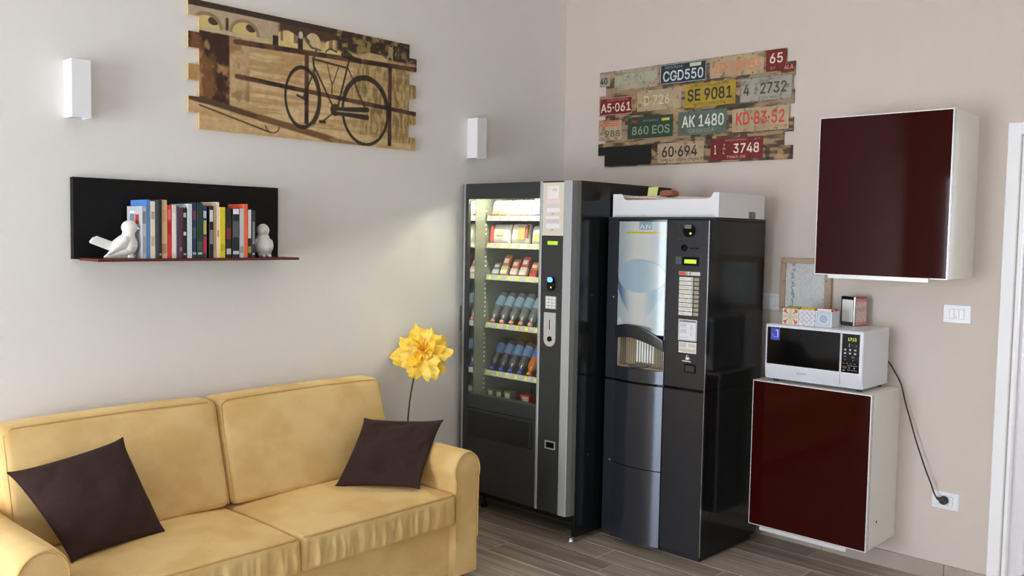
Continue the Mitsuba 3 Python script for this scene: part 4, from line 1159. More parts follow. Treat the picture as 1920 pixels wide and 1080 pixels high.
def poster_fn(p, n, uv):
    x = (p.x - PCX) / 0.148
    z = (p.z - 1.40) / 0.285
    c = mixc(C(186, 198, 204), C(222, 224, 220), sstep(-0.95, -0.1, x))
    c = mixc(c, C(160, 184, 196), sstep(0.25, 0.95, x) * 0.8)
    c = mixc(c, C(150, 178, 192), sstep(-0.05, 0.0, x) * (1 - sstep(0.45, 0.5, x)) * sstep(0.84, 0.86, z))
    # cup: rim ellipse and tapering bowl
    e = dr.sqrt(dr.square((x - 0.02) / 1.02) + dr.square((z - 0.02) / 0.30))
    half = 1.0 - 0.62 * dr.square(sstep(0.05, -0.95, z)) - 0.25 * sstep(0.0, -0.9, z)
    body = (1 - sstep(-0.02, 0.03, dr.abs(x) - half)) * (1 - sstep(0.0, 0.04, z)) * sstep(-0.96, -0.92, z)
    sh = mixc(C(94, 126, 156), C(206, 216, 218), sstep(-0.95, -0.45, x + 0.25 * z))
    sh = mixc(sh, C(226, 226, 220), sstep(-0.5, -0.1, x) * (1 - sstep(0.15, 0.4, x)))
    sh = mixc(sh, C(150, 184, 204), sstep(0.25, 0.65, x) * 0.9)
    c = mixc(c, sh, body)
    inner = mixc(C(176, 202, 216), C(206, 216, 214), sstep(0.0, 1.0, x))
    c = mixc(c, inner, 1 - sstep(0.96, 1.0, e))
    c = mixc(c, C(140, 150, 140), (sstep(0.95, 0.99, e) - sstep(1.0, 1.04, e)) * sstep(-0.1, 0.6, x + z * 2) * 0.5)
    # spoon and saucer shadows at the bottom
    c = mixc(c, C(70, 90, 104), (1 - sstep(0.7, 1.0, dr.sqrt(dr.square((x + 0.05) / 0.8) + dr.square((z + 0.93) / 0.09)))) * 0.8)
    c = mixc(c, C(186, 206, 210), sstep(0.45, 0.75, x) * (1 - sstep(-0.55, -0.35, z)) * 0.9)
    c = mixc(c, C(222, 228, 226), (1 - sstep(0.6, 1.0, dr.sqrt(dr.square((x + 0.86) / 0.16) + dr.square((z + 0.84) / 0.12)))))
    # yellow rule
    c = mixc(c, C(212, 196, 44), sstep(-0.60, -0.58, x) * sstep(0.775, 0.785, z) * (1 - sstep(0.808, 0.818, z)))
    return c * 0.66


def arch(x):
    t = (x - 1.055) / 0.19
    return 1.157 - 0.05 * t * t - 0.018 * (t > 0) * t


poster_m = mat('poster', mikit.proc(poster_fn), 0.18, spec=0.5, coat=0.5)
po = add('poster', bow_sheet(BX0 + 0.005, BX1 - 0.005, lambda x: (1.112, 1.684), -0.001), poster_m, True, ud, 'pale blue poster of a coffee cup with a yellow line')
tm = text_fit('LAR', 1.068, 1.160, 1.646, 1.668, 0.0004)
v = np.array(tm.vertices)
tm.vertices = np.column_stack([v[:, 0], bow(v[:, 0]) - 0.0012 - v[:, 2] + 0.002, v[:, 1]])
add('lettering', tm, paint(196, 206, 210, 0.4), False, po)
# arched hood over the cup bay
xs_ = np.linspace(BX0 + 0.001, BX1 - 0.001, 30)
V, Fq = [], []
for x in xs_:
    a = float(arch(x))
    b_ = a - (0.058 + 0.010 * math.cos((x - 1.06) * 9))
    yb = float(bow(x))
    V += [[x, yb - 0.012, a], [x, yb - 0.014, a - 0.008], [x, yb - 0.008, b_], [x, yb + 0.02, b_], [x, yb + 0.02, a]]
for i in range(len(xs_) - 1):
    for k in range(5):
        l = (k + 1) % 5
        Fq += [[i * 5 + k, i * 5 + l, (i + 1) * 5 + l], [i * 5 + k, (i + 1) * 5 + l, (i + 1) * 5 + k]]
e_ = (len(xs_) - 1) * 5
Fq += [[0, 2, 1], [0, 3, 2], [0, 4, 3], [e_, e_ + 1, e_ + 2], [e_, e_ + 2, e_ + 3], [e_, e_ + 3, e_ + 4]]
hood = trimesh.Trimesh(V, np.array(Fq), process=False)
hood.fix_normals()
add('hood', hood, anthracite, 30, ud)
# cup bay
bay_m = mat('bay_bronze', lin(140, 128, 106), 0.35)
bayb = []
xs_ = np.linspace(BX0 + 0.022, BX1 - 0.006, 80)
for i in range(79):
    ya = -0.600 - (0.004 if i % 4 < 2 else 0.0)
    bayb.append(cbox(xs_[i], xs_[i + 1], ya, -0.590, 0.935, 1.105))
add('bay_back', cat(*bayb), bay_m, False, ud, 'ribbed cup bay lining')
add('bay_sides', cat(cbox(BX0 + 0.004, BX0 + 0.022, -0.655, -0.59, 0.93, 1.12), cbox(BX1 - 0.006, BX1 - 0.004, -0.655, -0.59, 0.93, 1.12), cbox(BX0 + 0.004, BX1 - 0.004, -0.655, -0.59, 0.928, 0.936)), bay_m, False, ud)
flu = []
for k in range(7):
    x = 1.042 + 0.0165 * k
    flu.append(tube([[x, -0.6065, 0.955], [x, -0.6065, 1.098]], 0.006, 10))
add('bright_ribs', cat(*flu), white_metal, True, ud, 'bright vertical ribs in the cup bay')
add('bay_edge', cbox(BX0 + 0.018, BX0 + 0.023, -0.662, -0.655, 0.936, 1.10, 0.001), chrome, False, ud)
add('cup_rest', lathe([(0, 0), (0.045, 0), (0.05, 0.004), (0.044, 0.008), (0, 0.008)], 24, (1.075, -0.645, 0.936)), alu_dark, 40, ud)
add('spout', lathe([(0.0, 0), (0.012, 0), (0.016, 0.03), (0, 0.03)], 16, (1.09, -0.628, 1.078)), alu, 40, ud)
# selection column
sc = add('selection_column', cbox(BX1, A1, KF, -0.636, SEAM + 0.0055, KZ - 0.013, 0.003), anthracite, False, ud)
ky = KF
q1 = add('reader_frame', on_right(ext(rrect(1.314, 1.442, 1.598, 1.678, 0).difference(rrect(1.318, 1.438, 1.602, 1.674, 0)), 0.0015), ky), dark_panel, False, sc)
rr = add('card_reader', on_right(ext(Point(1.374, 1.640).buffer(0.031, quad_segs=8), 0.014), ky), gloss_black, False, sc)
add('lens', on_right(ext(rrect(1.352, 1.394, 1.650, 1.670, 0.009), 0.0008), ky - 0.014), alu_dark, False, rr)
add('status_light', on_right(ext(Point(1.388, 1.627).buffer(0.0055), 0.002), ky - 0.0142), paint(190, 200, 40, 0.4), False, rr, **emits([1.3, 1.4, 0.08]))
add('coin_knob', lathe([(0, 0), (0.017, 0), (0.016, 0.006), (0, 0.007)], 20, (1.346, ky, 1.556), (0, -1, 0)), gloss_black, 40, sc)
add('coin_slot', on_right(ext(rrect(1.376, 1.430, 1.552, 1.557, 0.002), 0.001), ky), gloss_black, False, sc)
add('slot_guide', on_right(ext(rrect(1.398, 1.412, 1.546, 1.566, 0.004), 0.002), ky), black_body, False, sc)
add('display_frame', on_right(ext(rrect(1.336, 1.432, 1.470, 1.512, 0.002), 0.0012), ky), gloss_black, False, sc)
add('display', on_right(ext(rrect(1.349, 1.417, 1.480, 1.500, 0), 0.001), ky - 0.0012), paint(160, 200, 40, 0.4), False, sc, 'green display', **emits([0.34, 0.48, 0.03]))
add('sensor', on_right(ext(rrect(1.300, 1.334, 1.476, 1.512, 0.003), 0.003), ky), paint(72, 78, 84, 0.35), False, sc)
hd = add('header_strip', on_right(ext(rrect(1.320, 1.440, 1.422, 1.440, 0), 0.001), ky), paint(206, 204, 198, 0.4), False, sc)
add('print', on_right(ext(rrect(1.322, 1.358, 1.424, 1.438, 0.004), 0.0005), ky - 0.001), paint(206, 66, 52, 0.4), False, hd)
for a in (1.366, 1.386):
    add('print', on_right(ext(Point(a, 1.431).buffer(0.006).difference(Point(a + 0.002, 1.431).buffer(0.0035)), 0.0005), ky - 0.001), paint(90, 88, 86, 0.4), False, hd)
for k in range(9):
    z1 = 1.413 - k * 0.0213
    lb = add('drink_label', on_right(ext(rrect(1.323, 1.402, z1 - 0.0182, z1, 0.001), 0.0012), ky), paint(216, 214, 204, 0.4), False, sc)
    add('print', on_right(ext(rrect(1.328, 1.328 + 0.03 + 0.012 * ((k * 5) % 4), z1 - 0.0115, z1 - 0.0070, 0), 0.0004), ky - 0.0012), paint(180, 178, 170, 0.5), False, lb)
    if k < 7:
        add('print', on_right(ext(rrect(1.392, 1.399, z1 - 0.014, z1 - 0.004, 0), 0.0004), ky - 0.0012), paint(150, 170, 150, 0.5), False, lb)
    add('button', cbox(1.4085, 1.4375, ky - 0.004, ky, z1 - 0.0178, z1 - 0.0005, 0.0015), paint(150, 144, 128, 0.4), False, sc)
nt = add('price_note', cbox(1.325, 1.431, ky - 0.0012, ky, 1.100, 1.205), paint(214, 214, 216, 0.5), False, sc, 'white price note with a dark border')
add('border', on_right(ext(rrect(1.328, 1.428, 1.103, 1.202, 0.004).difference(rrect(1.3298, 1.4262, 1.1048, 1.2002, 0.003)), 0.0004), ky - 0.0012), paint(90, 92, 98, 0.5), False, nt)
add('print', on_right(ext(rrect(1.333, 1.424, 1.192, 1.1985, 0), 0.0004), ky - 0.0012), paint(96, 98, 104, 0.5), False, nt)
for a, b, c_, d in ((1.336, 1.372, 1.166, 1.183), (1.338, 1.372, 1.136, 1.156), (1.396, 1.404, 1.150, 1.180), (1.396, 1.404, 1.125, 1.142), (1.336, 1.380, 1.114, 1.118)):
    add('print', on_right(ext(rrect(a, b, c_, d, 0), 0.0004), ky - 0.0012), paint(188, 192, 206, 0.5), False, nt)
n2 = add('small_note', cbox(1.330, 1.431, ky - 0.0012, ky, 1.039, 1.094), paint(218, 212, 206, 0.5), False, sc, 'small cream note')
for a, b, c_, d in ((1.334, 1.372, 1.066, 1.088), (1.384, 1.426, 1.070, 1.086), (1.334, 1.426, 1.044, 1.060)):
    add('print', on_right(ext(rrect(a, b, c_, d, 0), 0.0004), ky - 0.0012), paint(192, 184, 178, 0.5), False, n2)
# pictogram: hand with a cup, caption below
lg = unary_union([rrect(1.371, 1.390, 1.006, 1.019, 0.004), Point(1.3905, 1.013).buffer(0.005).difference(Point(1.3905, 1.013).buffer(0.003)), Polygon([(1.374, 1.022), (1.378, 1.031), (1.381, 1.031), (1.380, 1.022)]), Polygon([(1.384, 1.022), (1.386, 1.028), (1.389, 1.028), (1.388, 1.022)])])
add('pictogram', on_right(ext(lg, 0.0006), ky), paint(214, 216, 218, 0.5), False, sc)
add('caption', on_right(ext(rrect(1.352, 1.402, 0.996, 1.002, 0.001), 0.0006), ky), paint(190, 192, 194, 0.5), False, sc)
rt = add('coin_return', cbox(1.366, 1.432, ky - 0.002, ky, 0.944, 0.986, 0.001), gloss_black, False, sc)
add('flap', on_right(ext(rrect(1.374, 1.424, 0.949, 0.979, 0.004), 0.002), ky - 0.002), dark_panel, False, rt)
# lower door
ld = add('lower_door', cat(bowed(A0, BX0 + 0.0005, 0.035, SEAM - 0.0055), cbox(BX1, A1, KF, -0.636, 0.035, SEAM - 0.0055, 0.003)), anthracite, 35, km)
scene['mat_brushed'] = {'type': 'twosided', 'bsdf': {'type': 'principled', 'base_color': rgb(lin(72, 75, 84)), 'metallic': 0.7, 'roughness': 0.27, 'specular': 1.0, 'anisotropic': 0.98}}
for holder, z0, z1, o_ in ((ld, 0.4195, SEAM - 0.0055, 0.002), (ld, 0.025, 0.4165, 0.002), (ud, SEAM + 0.0055, 0.929, 0.0)):
    if holder == ld:
        holder = add('bow_panel', bowed(BX0, BX1, z0, z1, -0.64, o_), anthracite, 35, ld)
    sk = bow_sheet(BX0 + 0.001, BX1 - 0.0015, lambda x: (z0 + 0.001, z1 - 0.001), o_ + 0.0006, 40, 4)
    add('lacquered_face', sk, 'mat_brushed', True, holder, uv=np.column_stack([sk.vertices[:, 2], sk.vertices[:, 0]]))
for zz in (1.289, 0.423):
    add('lock', lathe([(0, 0), (0.008, 0), (0.007, 0.004), (0, 0.005)], 16, (0.9195, KF - 0.002, zz), (0, -1, 0)), chrome, 40, km)
add('corner_trim', cbox(A1 + 0.0002, A1 + 0.004, KF + 0.002, KF + 0.007, 0.035, KZ - 0.016, 0.001), chrome, False, km)
add('seam', cat(bowed(A0 + 0.003, A1 - 0.001, SEAM - 0.0055, SEAM + 0.0055, -0.64, -0.006)), gloss_black, False, km)
add('side_seam', cbox(A1, A1 + 0.0008, KF + 0.03, KB, SEAM - 0.002, SEAM + 0.002), gloss_black, False, km)

# ------------------------------------------------------------------ pastry box on the coffee machine
pb = thing('cardboard_box', 'white cardboard tray box lying on top of the coffee machine', 'box')
Q0, Q1, QF, QB, QZ, QT = 0.858, 1.496, -0.605, -0.150, KZ + 0.0005, 1.829
card = mat('white_card', lin(222, 222, 224), 0.7)
kraft = mat('kraft_card', lin(178, 128, 72), 0.8)
fr_ = Polygon([(Q0, QZ), (Q1, QZ), (Q1, QT), (1.466, QT), (1.462, 1.824), (1.452, 1.808), (1.440, 1.800), (1.425, 1.798), (0.945, 1.797), (0.934, 1.801), (0.926, 1.810), (0.918, 1.826), (0.914, QT), (Q0, QT)])
add('front_side', on_right(ext(fr_, 0.003), QF + 0.003), card, False, pb)
add('back_side', cbox(Q0, Q1, QB - 0.003, QB, QZ, QT), card, False, pb)
sd = rrect(QF + 0.0035, QB - 0.0035, QZ, QT, 0).difference(rrect(-0.312, -0.238, QZ - 0.01, 1.743, 0.004))
for x in (Q0, Q1 - 0.003):
    add('end_side', on_left(ext(sd, 0.003), x), card, False, pb)
add('bottom', cbox(Q0 + 0.003, Q1 - 0.003, QF + 0.004, QB - 0.004, QZ, QZ + 0.003), kraft, False, pb)
lid = cbox(-0.30, 0.26, -0.17, 0.17, -0.002, 0.002)
lid = rot(rot(lid, 3.3, (0, 1, 0)), 4, (1, 0, 0))
lid.apply_translation((1.215, -0.40, 1.806))
add('inner_flap', lid, kraft, False, pb, 'brown inner flap')
top_e = cbox(-0.30, 0.26, -0.17, 0.17, 0.0022, 0.0035)
top_e = rot(rot(top_e, 3.3, (0, 1, 0)), 4, (1, 0, 0))
top_e.apply_translation((1.215, -0.40, 1.806))
add('inner_flap', top_e, card, False, pb)
yn = cbox(0.0, 0.062, -0.0005, 0.0005, 0.0, 0.05)
yn = rot(yn, -14, (1, 0, 0))
yn.apply_translation((0.975, -0.46, 1.823))
solo('sticky_note', yn, paint(206, 208, 130, 0.8), 'pale yellow note standing up in the cardboard box on the coffee machine', 'note')
solo('paper_bag', softbox(1.035, 1.115, -0.44, -0.36, 1.822, 1.853, 0.012, (5, 5, 3), wob(0.012, 20, 2)), paint(150, 92, 66, 0.8), 'small brown bag lying in the cardboard box beside the yellow note', 'bag', smooth=True)


# ------------------------------------------------------------------ red wall cabinets
def cabinet(x0, x1, z0, z1, label, hx0, hx1, hz, hole):
    k = thing('wall_cabinet', label, 'cabinet')
    F_ = -0.3535
    add('body', cbox(x0 + 0.001, x1 - 0.001, F_ + 0.022, -0.001, z0 + 0.001, z1, 0.002), cabinet_white, False, k)
    d = add('door', cbox(x0, x1, F_ + 0.0004, F_ + 0.019, z0, z1, 0.001), edge_alu, False, k, 'dark red glass door with a thin metal edge')
    add('glass', cbox(x0 + 0.0055, x1 - 0.0055, F_ - 0.0006, F_ + 0.002, z0 + 0.0055, z1 - 0.0055, 0.0006), red_glass, False, d)
    add('handle', cat(cbox(hx0, hx1, F_ - 0.010, F_ + 0.001, hz - 0.007, hz + 0.006, 0.001), cbox(hx0, hx1, F_ - 0.010, F_ - 0.006, hz - 0.014, hz + 0.004, 0.001)), edge_alu, False, d)
    add('cap_seam', cbox(x1 - 0.0012, x1 - 0.0002, F_ + 0.0195, F_ + 0.0215, z0 + 0.002, z1 - 0.002), dark_panel, False, k)
    if hole:
        add('screw_hole', lathe([(0, 0), (0.006, 0), (0.006, 0.001), (0, 0.001)], 14, (x1 - 0.0008, hole[0], hole[1]), (1, 0, 0)), gloss_black, False, k)
    return k


cabinet(1.873, 2.473, 1.4436, 2.1815, 'dark red wall cabinet hanging high above the microwave', 1.944, 2.399, 1.443, None)
cabinet(1.573, 2.173, 0.164, 0.9005, 'dark red wall cabinet hanging low under the microwave', 1.640, 2.084, 0.161, (-0.238, 0.285))

# ------------------------------------------------------------------ microwave
mw = thing('microwave', 'white microwave oven with a black window standing on the lower red cabinet', 'microwave')
M0, M1, MF, MB, MZ0, MZ1 = 1.628, 2.120, -0.345, -0.035, 0.915, 1.189
add('body', softbox(M0 + 0.004, M1, MF + 0.012, MB, MZ0, MZ1, 0.006, (4, 3, 3)), micro_white, 40, mw)


def belly(p, q):
    p = p.copy()
    lo_ = np.clip((MZ0 + 0.075 - p[:, 2]) / 0.075, 0, 1)
    p[:, 1] += lo_ ** 2 * 0.014 * np.clip(-q[:, 1], 0, 1)
    return p


fr = add('front', softbox(M0, M1 + 0.001, MF, MF + 0.03, MZ0 + 0.002, MZ1 - 0.001, 0.007, (20, 3, 24), belly), micro_white, 40, mw)
dg = add('door_window', on_right(ext(rrect(1.640, 2.010, 0.991, 1.173, 0.003), 0.001), MF - 0.0003), gloss_black, False, mw, 'black door window')
stk = add('sticker', on_right(ext(rrect(1.658, 1.706, 1.110, 1.170, 0.004), 0.0005), MF - 0.0015), paint(58, 66, 178, 0.4), False, dg, 'blue sticker')
add('print', on_right(ext(unary_union([rrect(1.692, 1.698, 1.124, 1.160, 0.002), rrect(1.684, 1.698, 1.156, 1.161, 0.001)]), 0.0004), MF - 0.002), paint(190, 196, 236, 0.4), False, stk)
add('print', on_right(ext(Polygon([(1.664, 1.140), (1.672, 1.124), (1.690, 1.122), (1.690, 1.126), (1.674, 1.129), (1.667, 1.142)]), 0.0004), MF - 0.002), paint(130, 140, 220, 0.4), False, stk)
cp = add('control_panel', on_right(ext(rrect(2.020, 2.103, 0.991, 1.172, 0.002), 0.001), MF - 0.0003), gloss_black, False, mw, 'black control panel with a green clock')
add('clock', on_right(text_fit('17:13', 2.048, 2.087, 1.140, 1.155, 0.0004), MF - 0.0014), paint(200, 220, 60, 0.4), False, cp, **emits([0.75, 0.95, 0.08]))
for (cx, cz, w, h, col) in ([(2.036 + 0.0235 * i, 1.098 - 0.0005 * j - 0.016 * j, 0.010, 0.0085, (172, 172, 172)) for i in range(3) for j in range(2)] +
                            [(2.037, 1.066, 0.007, 0.006, (120, 120, 122)), (2.074, 1.064, 0.012, 0.005, (130, 130, 132)), (2.037, 1.050, 0.006, 0.005, (96, 96, 98)), (2.074, 1.050, 0.005, 0.006, (110, 110, 112)),
                             (2.030, 1.034, 0.009, 0.004, (100, 100, 102)), (2.048, 1.034, 0.009, 0.004, (100, 100, 102)), (2.066, 1.034, 0.008, 0.004, (100, 100, 102)), (2.084, 1.034, 0.009, 0.004, (100, 100, 102)),
                             (2.073, 1.024, 0.048, 0.003, (128, 128, 130)), (2.058, 1.014, 0.008, 0.006, (140, 140, 142)), (2.082, 1.014, 0.008, 0.007, (140, 140, 142)), (2.072, 1.003, 0.046, 0.003, (128, 128, 130)),
                             (2.032, 1.000, 0.010, 0.004, (180, 180, 182)), (2.055, 1.120, 0.006, 0.017, (120, 120, 122)), (2.070, 1.119, 0.004, 0.004, (120, 120, 122)), (2.088, 1.118, 0.010, 0.004, (120, 120, 122))]):
    add('key_print', on_right(ext(rrect(cx - w / 2, cx + w / 2, cz - h / 2, cz + h / 2, min(w, h) * 0.25), 0.0004), MF - 0.0014), paint(*col, 0.5), False, cp)
add('stop_key', on_right(ext(rrect(2.026, 2.046, 1.008, 1.022, 0.002), 0.0004), MF - 0.0014), paint(60, 26, 30, 0.4), False, cp)
add('door_gap', cbox(2.0135, 2.0150, MF - 0.0004, MF + 0.002, 0.93, MZ1 - 0.004), paint(150, 150, 156, 0.6), False, mw)
tx = on_right(text_fit('SAMSUNG', 1.797, 1.845, 0.9525, 0.9595, 0.0006), MF)
v = np.array(tx.vertices)
v[:, 1] += (np.clip((MZ0 + 0.075 - v[:, 2]) / 0.075, 0, 1) ** 2) * 0.014 - 0.0002
tx.vertices = v
add('lettering', tx, paint(120, 122, 130, 0.5), False, mw)
for (fx, fy) in ((M0 + 0.04, MF + 0.05), (M1 - 0.03, MF + 0.05), (M0 + 0.04, MB - 0.03), (M1 - 0.03, MB - 0.03)):
    add('foot', lathe([(0, 0), (0.012, 0), (0.012, 0.0155), (0, 0.0155)], 14, (fx, fy, 0.9005)), rubber, 40, mw)

# power cord with its plug, wall socket, switches
cord = thing('power_cord', 'thin dark power cord hanging from the microwave down to the wall socket', 'cord')
cpts = np.array([[2.10, -0.036, 1.03], [2.118, -0.024, 1.018], [2.140, -0.02, 0.985], [2.1605, -0.022, 0.955], [2.183, -0.024, 0.912], [2.203, -0.028, 0.845], [2.225, -0.032, 0.782], [2.248, -0.036, 0.715], [2.272, -0.04, 0.648], [2.299, -0.042, 0.578], [2.326, -0.043, 0.511], [2.352, -0.042, 0.450], [2.374, -0.040, 0.404], [2.384, -0.038, 0.395]])
from scipy.interpolate import CubicSpline
tt = np.concatenate([[0], np.cumsum(np.linalg.norm(np.diff(cpts, axis=0), axis=1))])
add('cable', tube(CubicSpline(tt, cpts)(np.linspace(0, tt[-1], 70)), 0.0034, 8), rubber, True, cord)
add('plug', cat(lathe([(0, 0), (0.0185, 0), (0.0195, 0.004), (0.0195, 0.020), (0.014, 0.034), (0, 0.036)], 20, (2.399, -0.0105, 0.394), (0, -1, 0)), tube([[2.372, -0.040, 0.405], [2.395, -0.032, 0.395]], [0.0055, 0.009], 10)), rubber, 40, cord)


def wall_plate(x0, x1, z0, z1, label, catg, mods, name):
    k = thing(name, label, catg)
    fr_ = rrect(x0, x1, z0, z1, 0.004)
    add('frame', cat(on_right(ext(fr_, 0.005), -0.0005), on_right(ext(rrect(x0 + 0.004, x1 - 0.004, z0 + 0.004, z1 - 0.004, 0.003), 0.003), -0.0055)), plastic_white, False, k)
    n = len(mods)
    a0, a1 = x0 + 0.027, x1 - 0.027
    w = (a1 - a0) / n
    add('module_seat', on_right(ext(rrect(a0 - 0.0012, a1 + 0.0012, z0 + 0.0168, z1 - 0.0168, 0.001), 0.0003), -0.0085), paint(176, 178, 182, 0.5), False, k)
    for i, md in enumerate(mods):
        add(md, cbox(a0 + i * w + 0.0006, a0 + (i + 1) * w - 0.0006, -0.0112, -0.0086, z0 + 0.018, z1 - 0.018, 0.0008), plastic_white, False, k)
    return k


sw = wall_plate(2.3545, 2.4725, 1.234, 1.3145, 'white light switch plate right of the upper red cabinet', 'switch', ['blank_cover', 'rocker', 'blank_cover'], 'light_switch')
add('indicator', lathe([(0, 0), (0.0028, 0), (0.0028, 0.0008), (0, 0.001)], 12, (2.411, -0.0112, 1.262), (0, -1, 0)), paint(240, 120, 120, 0.4), False, sw, 'small red light', **emits([1.0, 0.16, 0.14]))
wall_plate(2.342, 2.461, 0.350, 0.429, 'white wall socket near the floor with the microwave plug in it', 'socket', ['blank_cover', 'socket', 'socket'], 'wall_socket')
bp = wall_plate(1.424, 1.529, 1.231, 1.316, 'white wall plate half hidden behind the coffee machine', 'wall plate', ['blank_cover', 'socket', 'blank_cover'], 'wall_plate')

# ------------------------------------------------------------------ framed print behind the microwave
fp = thing('framed_print', 'small wooden frame with a pale grey print on the wall behind the tea tins', 'picture frame')
f0, f1, fz0, fz1 = 1.533, 1.812, 1.222, 1.509
oak = mat('pale_oak', mikit.proc(lambda p, n, uv: mixc(C(180, 158, 134), C(160, 137, 112), fbm(p.x * 30, p.z * 30, 2.0, 3))), 0.6)
for nm, a, b, c_, d in (('rail', f0, f1, fz1 - 0.027, fz1), ('rail', f0, f1, fz0, fz0 + 0.027), ('stile', f0, f0 + 0.027, fz0 + 0.0275, fz1 - 0.0275), ('stile', f1 - 0.034, f1, fz0 + 0.0275, fz1 - 0.0275)):
    add(nm, cbox(a, b, -0.024, -0.001, c_, d, 0.002), oak, False, fp)


def print_fn(p, n, uv):
    a = fbm(p.x * 90, p.z * 90, 3.0, 4)
    vine = 1 - sstep(0.004, 0.012, dr.abs(p.x - 1.600 - 0.012 * (fbm(p.z * 26, 1.0, 0.0, 3) - 0.5)))
    c = mixc(C(198, 200, 197), C(188, 191, 188), sstep(0.4, 0.65, a))
    return mixc(c, C(128, 132, 130), vine * sstep(0.35, 0.6, noise(p.x * 200, p.z * 160)) * 0.9)


add('print', cbox(f0 + 0.026, f1 - 0.033, -0.012, -0.004, fz0 + 0.026, fz1 - 0.026), mat('pale_print', mikit.proc(print_fn), 0.3), False, fp)
for (a, b) in ((1.5565, 1.385), (1.787, 1.396)):
    add('screw', lathe([(0, 0), (0.0032, 0), (0.0028, 0.0015), (0, 0.002)], 10, (a, -0.024, b), (0, -1, 0)), matte_black, False, fp)

# ------------------------------------------------------------------ tea tins on the microwave
TZ = MZ1 + 0.0005


def tin_fn(kind, cx, cz):
    def fn(p, n, uv):
        x, z = (p.x - cx) / 0.04, (p.z - cz) / 0.038
        ax, az = dr.abs(x), dr.abs(z)
        r = dr.sqrt(x * x + z * z)
        rc = dr.sqrt(dr.square(ax - 0.95) + dr.square(az - 0.95))
        if kind == 0:
            c = mixc(C(226, 214, 186), C(206, 188, 150), (1 - sstep(0.16, 0.26, dr.minimum(ax, az))) * 0.9)
            c = mixc(c, C(196, 206, 190), sstep(0.32, 0.40, r) * (1 - sstep(0.5, 0.58, r)) * 0.6)
            d = dr.abs(ax - az)
            red = (1 - sstep(0.08, 0.16, d)) * sstep(0.5, 0.56, r) * (1 - sstep(1.15, 1.2, r))
            red = dr.maximum(red, (1 - sstep(0.10, 0.17, dr.abs(rc - 0.36))) * (1 - sstep(0.30, 0.36, d)))
            c = mixc(c, C(190, 60, 52), red * 0.9)
            return mixc(c, C(238, 230, 214), sstep(0.93, 0.97, dr.maximum(ax, az))) * 0.84
        if kind == 1:
            q = dr.cos(x * 9.4) * dr.cos(z * 9.4)
            c = mixc(C(226, 226, 230), C(188, 192, 204), sstep(0.15, 0.4, q))
            c = mixc(c, C(178, 180, 196), (1 - sstep(0.03, 0.08, dr.abs(rc - 0.6))) * 0.7)
            return mixc(c, C(186, 176, 178), (1 - sstep(0.03, 0.08, dr.abs(r - 0.5))) * 0.8) * 0.84
        c = mixc(C(196, 206, 216), C(158, 176, 194), (1 - sstep(0.50, 0.58, r)) * 0.9)
        c = mixc(c, C(222, 226, 230), (1 - sstep(0.05, 0.1, dr.abs(r - 0.62))) * 0.8)
        c = mixc(c, C(150, 168, 186), (1 - sstep(0.16, 0.22, dr.abs(dr.sin(x * 12) * dr.sin(z * 12)))) * sstep(0.7, 0.75, r) * 0.5)
        return mixc(c, C(226, 230, 234), sstep(0.88, 0.93, dr.maximum(ax, az)) * 0.7) * 0.84
    return fn


tin_x = [1.697, 1.7815, 1.866, 1.9505]
lab_ = ['square tea tin with red and beige tile pattern, leftmost on the microwave', 'square tea tin with pale grey flower pattern, middle one on the microwave', 'square tea tin with light blue tile pattern, nearest the napkin holder']
BAGS = [((116, 150, 92), (212, 160, 60)), ((222, 180, 46), (196, 168, 60)), ((226, 216, 214), (190, 52, 62))]
for i in range(3):
    a, b = tin_x[i] + 0.0008, tin_x[i + 1] - 0.0008
    k = thing('tea_tin', lab_[i], 'tin')
    tm_ = mat('tin_%d' % i, mikit.proc(tin_fn(i, (a + b) / 2, TZ + 0.039)), 0.35)
    y0, y1, h = -0.309, -0.225, 0.077
    t_ = 0.0016
    add('body', cat(cbox(a, b, y0, y0 + t_, TZ, TZ + h, 0.0004), cbox(a, b, y1 - t_, y1, TZ, TZ + h, 0.0004), cbox(a, a + t_, y0 + t_, y1 - t_, TZ, TZ + h, 0.0004), cbox(b - t_, b, y0 + t_, y1 - t_, TZ, TZ + h, 0.0004), cbox(a + t_, b - t_, y0 + t_, y1 - t_, TZ, TZ + 0.002)), tm_, False, k)
    for j in range(4):
        g = cbox(a + 0.006 + 0.003 * (j % 2), b - 0.008 + 0.003 * ((j + i) % 2), -0.0012, 0.0012, 0.004, h + 0.005 + 0.003 * ((j + i) % 3), 0.0005)
        g = rot(g, 7 - 3 * j, (1, 0, 0))
        g.apply_translation((0, y0 + 0.018 + 0.016 * j, TZ))
        solo('tea_bag', g, paint(*BAGS[i][j % 2], 0.5), '%s tea bag standing in the %s tea tin, %s' % ((('green', 'orange'), ('yellow', 'ochre'), ('white', 'red'))[i][j % 2],
             ('red and beige', 'pale grey', 'light blue')[i], ('nearest the front', 'second from the front', 'third from the front', 'at the back')[j]), 'tea bag', 'tea bags in the tins')

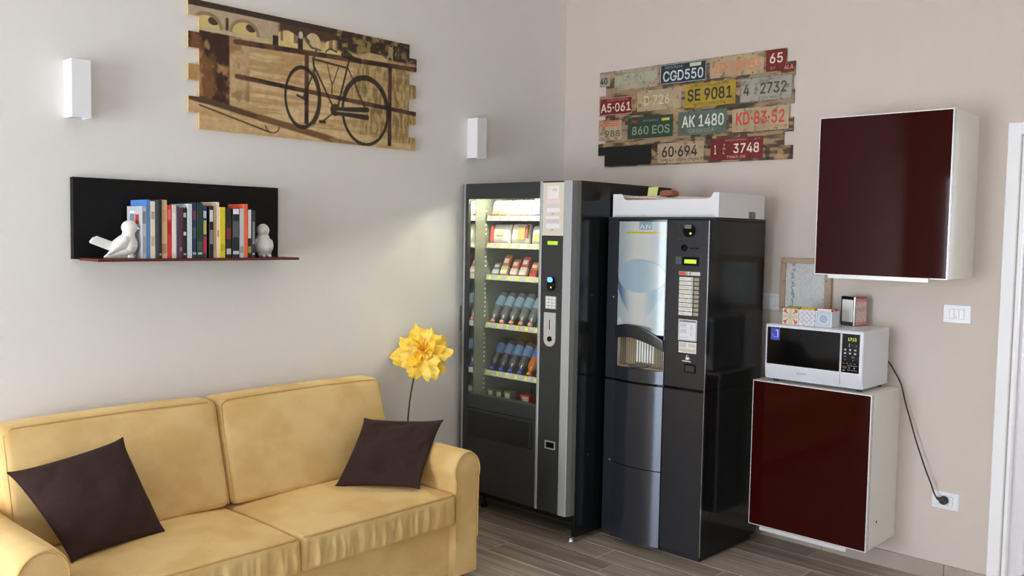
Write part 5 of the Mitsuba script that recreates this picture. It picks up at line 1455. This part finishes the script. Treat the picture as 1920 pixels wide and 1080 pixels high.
# ------------------------------------------------------------------ napkin holder
nh = thing('napkin_holder', 'chrome napkin holder with red patterned sides standing on the microwave', 'napkin holder')
NA, NB, NC = np.array([1.906, -0.109]), np.array([1.983, -0.136]), np.array([2.016, -0.058])
nw, nd, nht = 0.082, 0.085, 0.144
ang = math.degrees(math.atan2(NB[1] - NA[1], NB[0] - NA[0]))


def nplace(m):
    m = rot(m, ang)
    m.apply_translation((NA[0], NA[1], TZ))
    return m


def nap_fn(p, n, uv):
    u = (p.x * 0.35 + p.y * 0.94) * 12.3
    z = (p.z - 1.26) / 0.07
    w = dr.abs(dr.sin(p.z * 420)) * 0.12
    e = sstep(0.74, 0.80, dr.abs(z) + w)
    q = noise(p.x * 300, p.y * 300, p.z * 220)
    c = mixc(C(202, 184, 172), C(190, 150, 142), sstep(0.45, 0.7, q))
    c = mixc(c, mixc(C(176, 48, 56), C(222, 200, 196), sstep(0.5, 0.6, noise(p.x * 500, p.y * 500, p.z * 400))), e)
    c = mixc(c, C(170, 40, 48), sstep(0.90, 0.93, z))
    return mixc(c, C(188, 74, 74), (1 - sstep(0.1, 0.2, dr.abs(z - 0.12))) * sstep(0.5, 0.7, noise(p.x * 260, p.y * 260, p.z * 420)) * 0.8)


dark_chrome = mat('dark_chrome', lin(120, 122, 126), 0.15, metal=1.0)
add('shell', nplace(cat(cbox(0, nw, 0, 0.010, 0.128, nht, 0.002), cbox(0, nw, 0, 0.010, 0.0, 0.018, 0.002), cbox(0, nw, 0.010, nd, nht - 0.004, nht, 0.001), cbox(0, nw, 0.010, nd, 0, 0.006, 0.001),
                        cbox(0, 0.005, 0.0, nd, 0.005, nht - 0.005), cbox(0.004, nw - 0.004, nd - 0.003, nd, 0.005, nht - 0.005))), dark_chrome, False, nh)
add('side_panel', nplace(cbox(nw - 0.002, nw + 0.0015, 0.011, nd, 0.003, nht - 0.003, 0.0008)), mat('napkin_pattern', mikit.proc(nap_fn), 0.35), False, nh, 'red patterned side')
add('edge', nplace(tube([[nw - 0.003, 0.004, 0.002], [nw - 0.003, 0.004, nht - 0.002]], 0.006, 12)), chrome, True, nh)
add('napkins', nplace(cbox(0.0055, nw - 0.008, -0.001, nd - 0.006, 0.0185, 0.1275, 0.002)), paint(240, 240, 238, 0.9), False, nh, 'stack of white paper napkins')
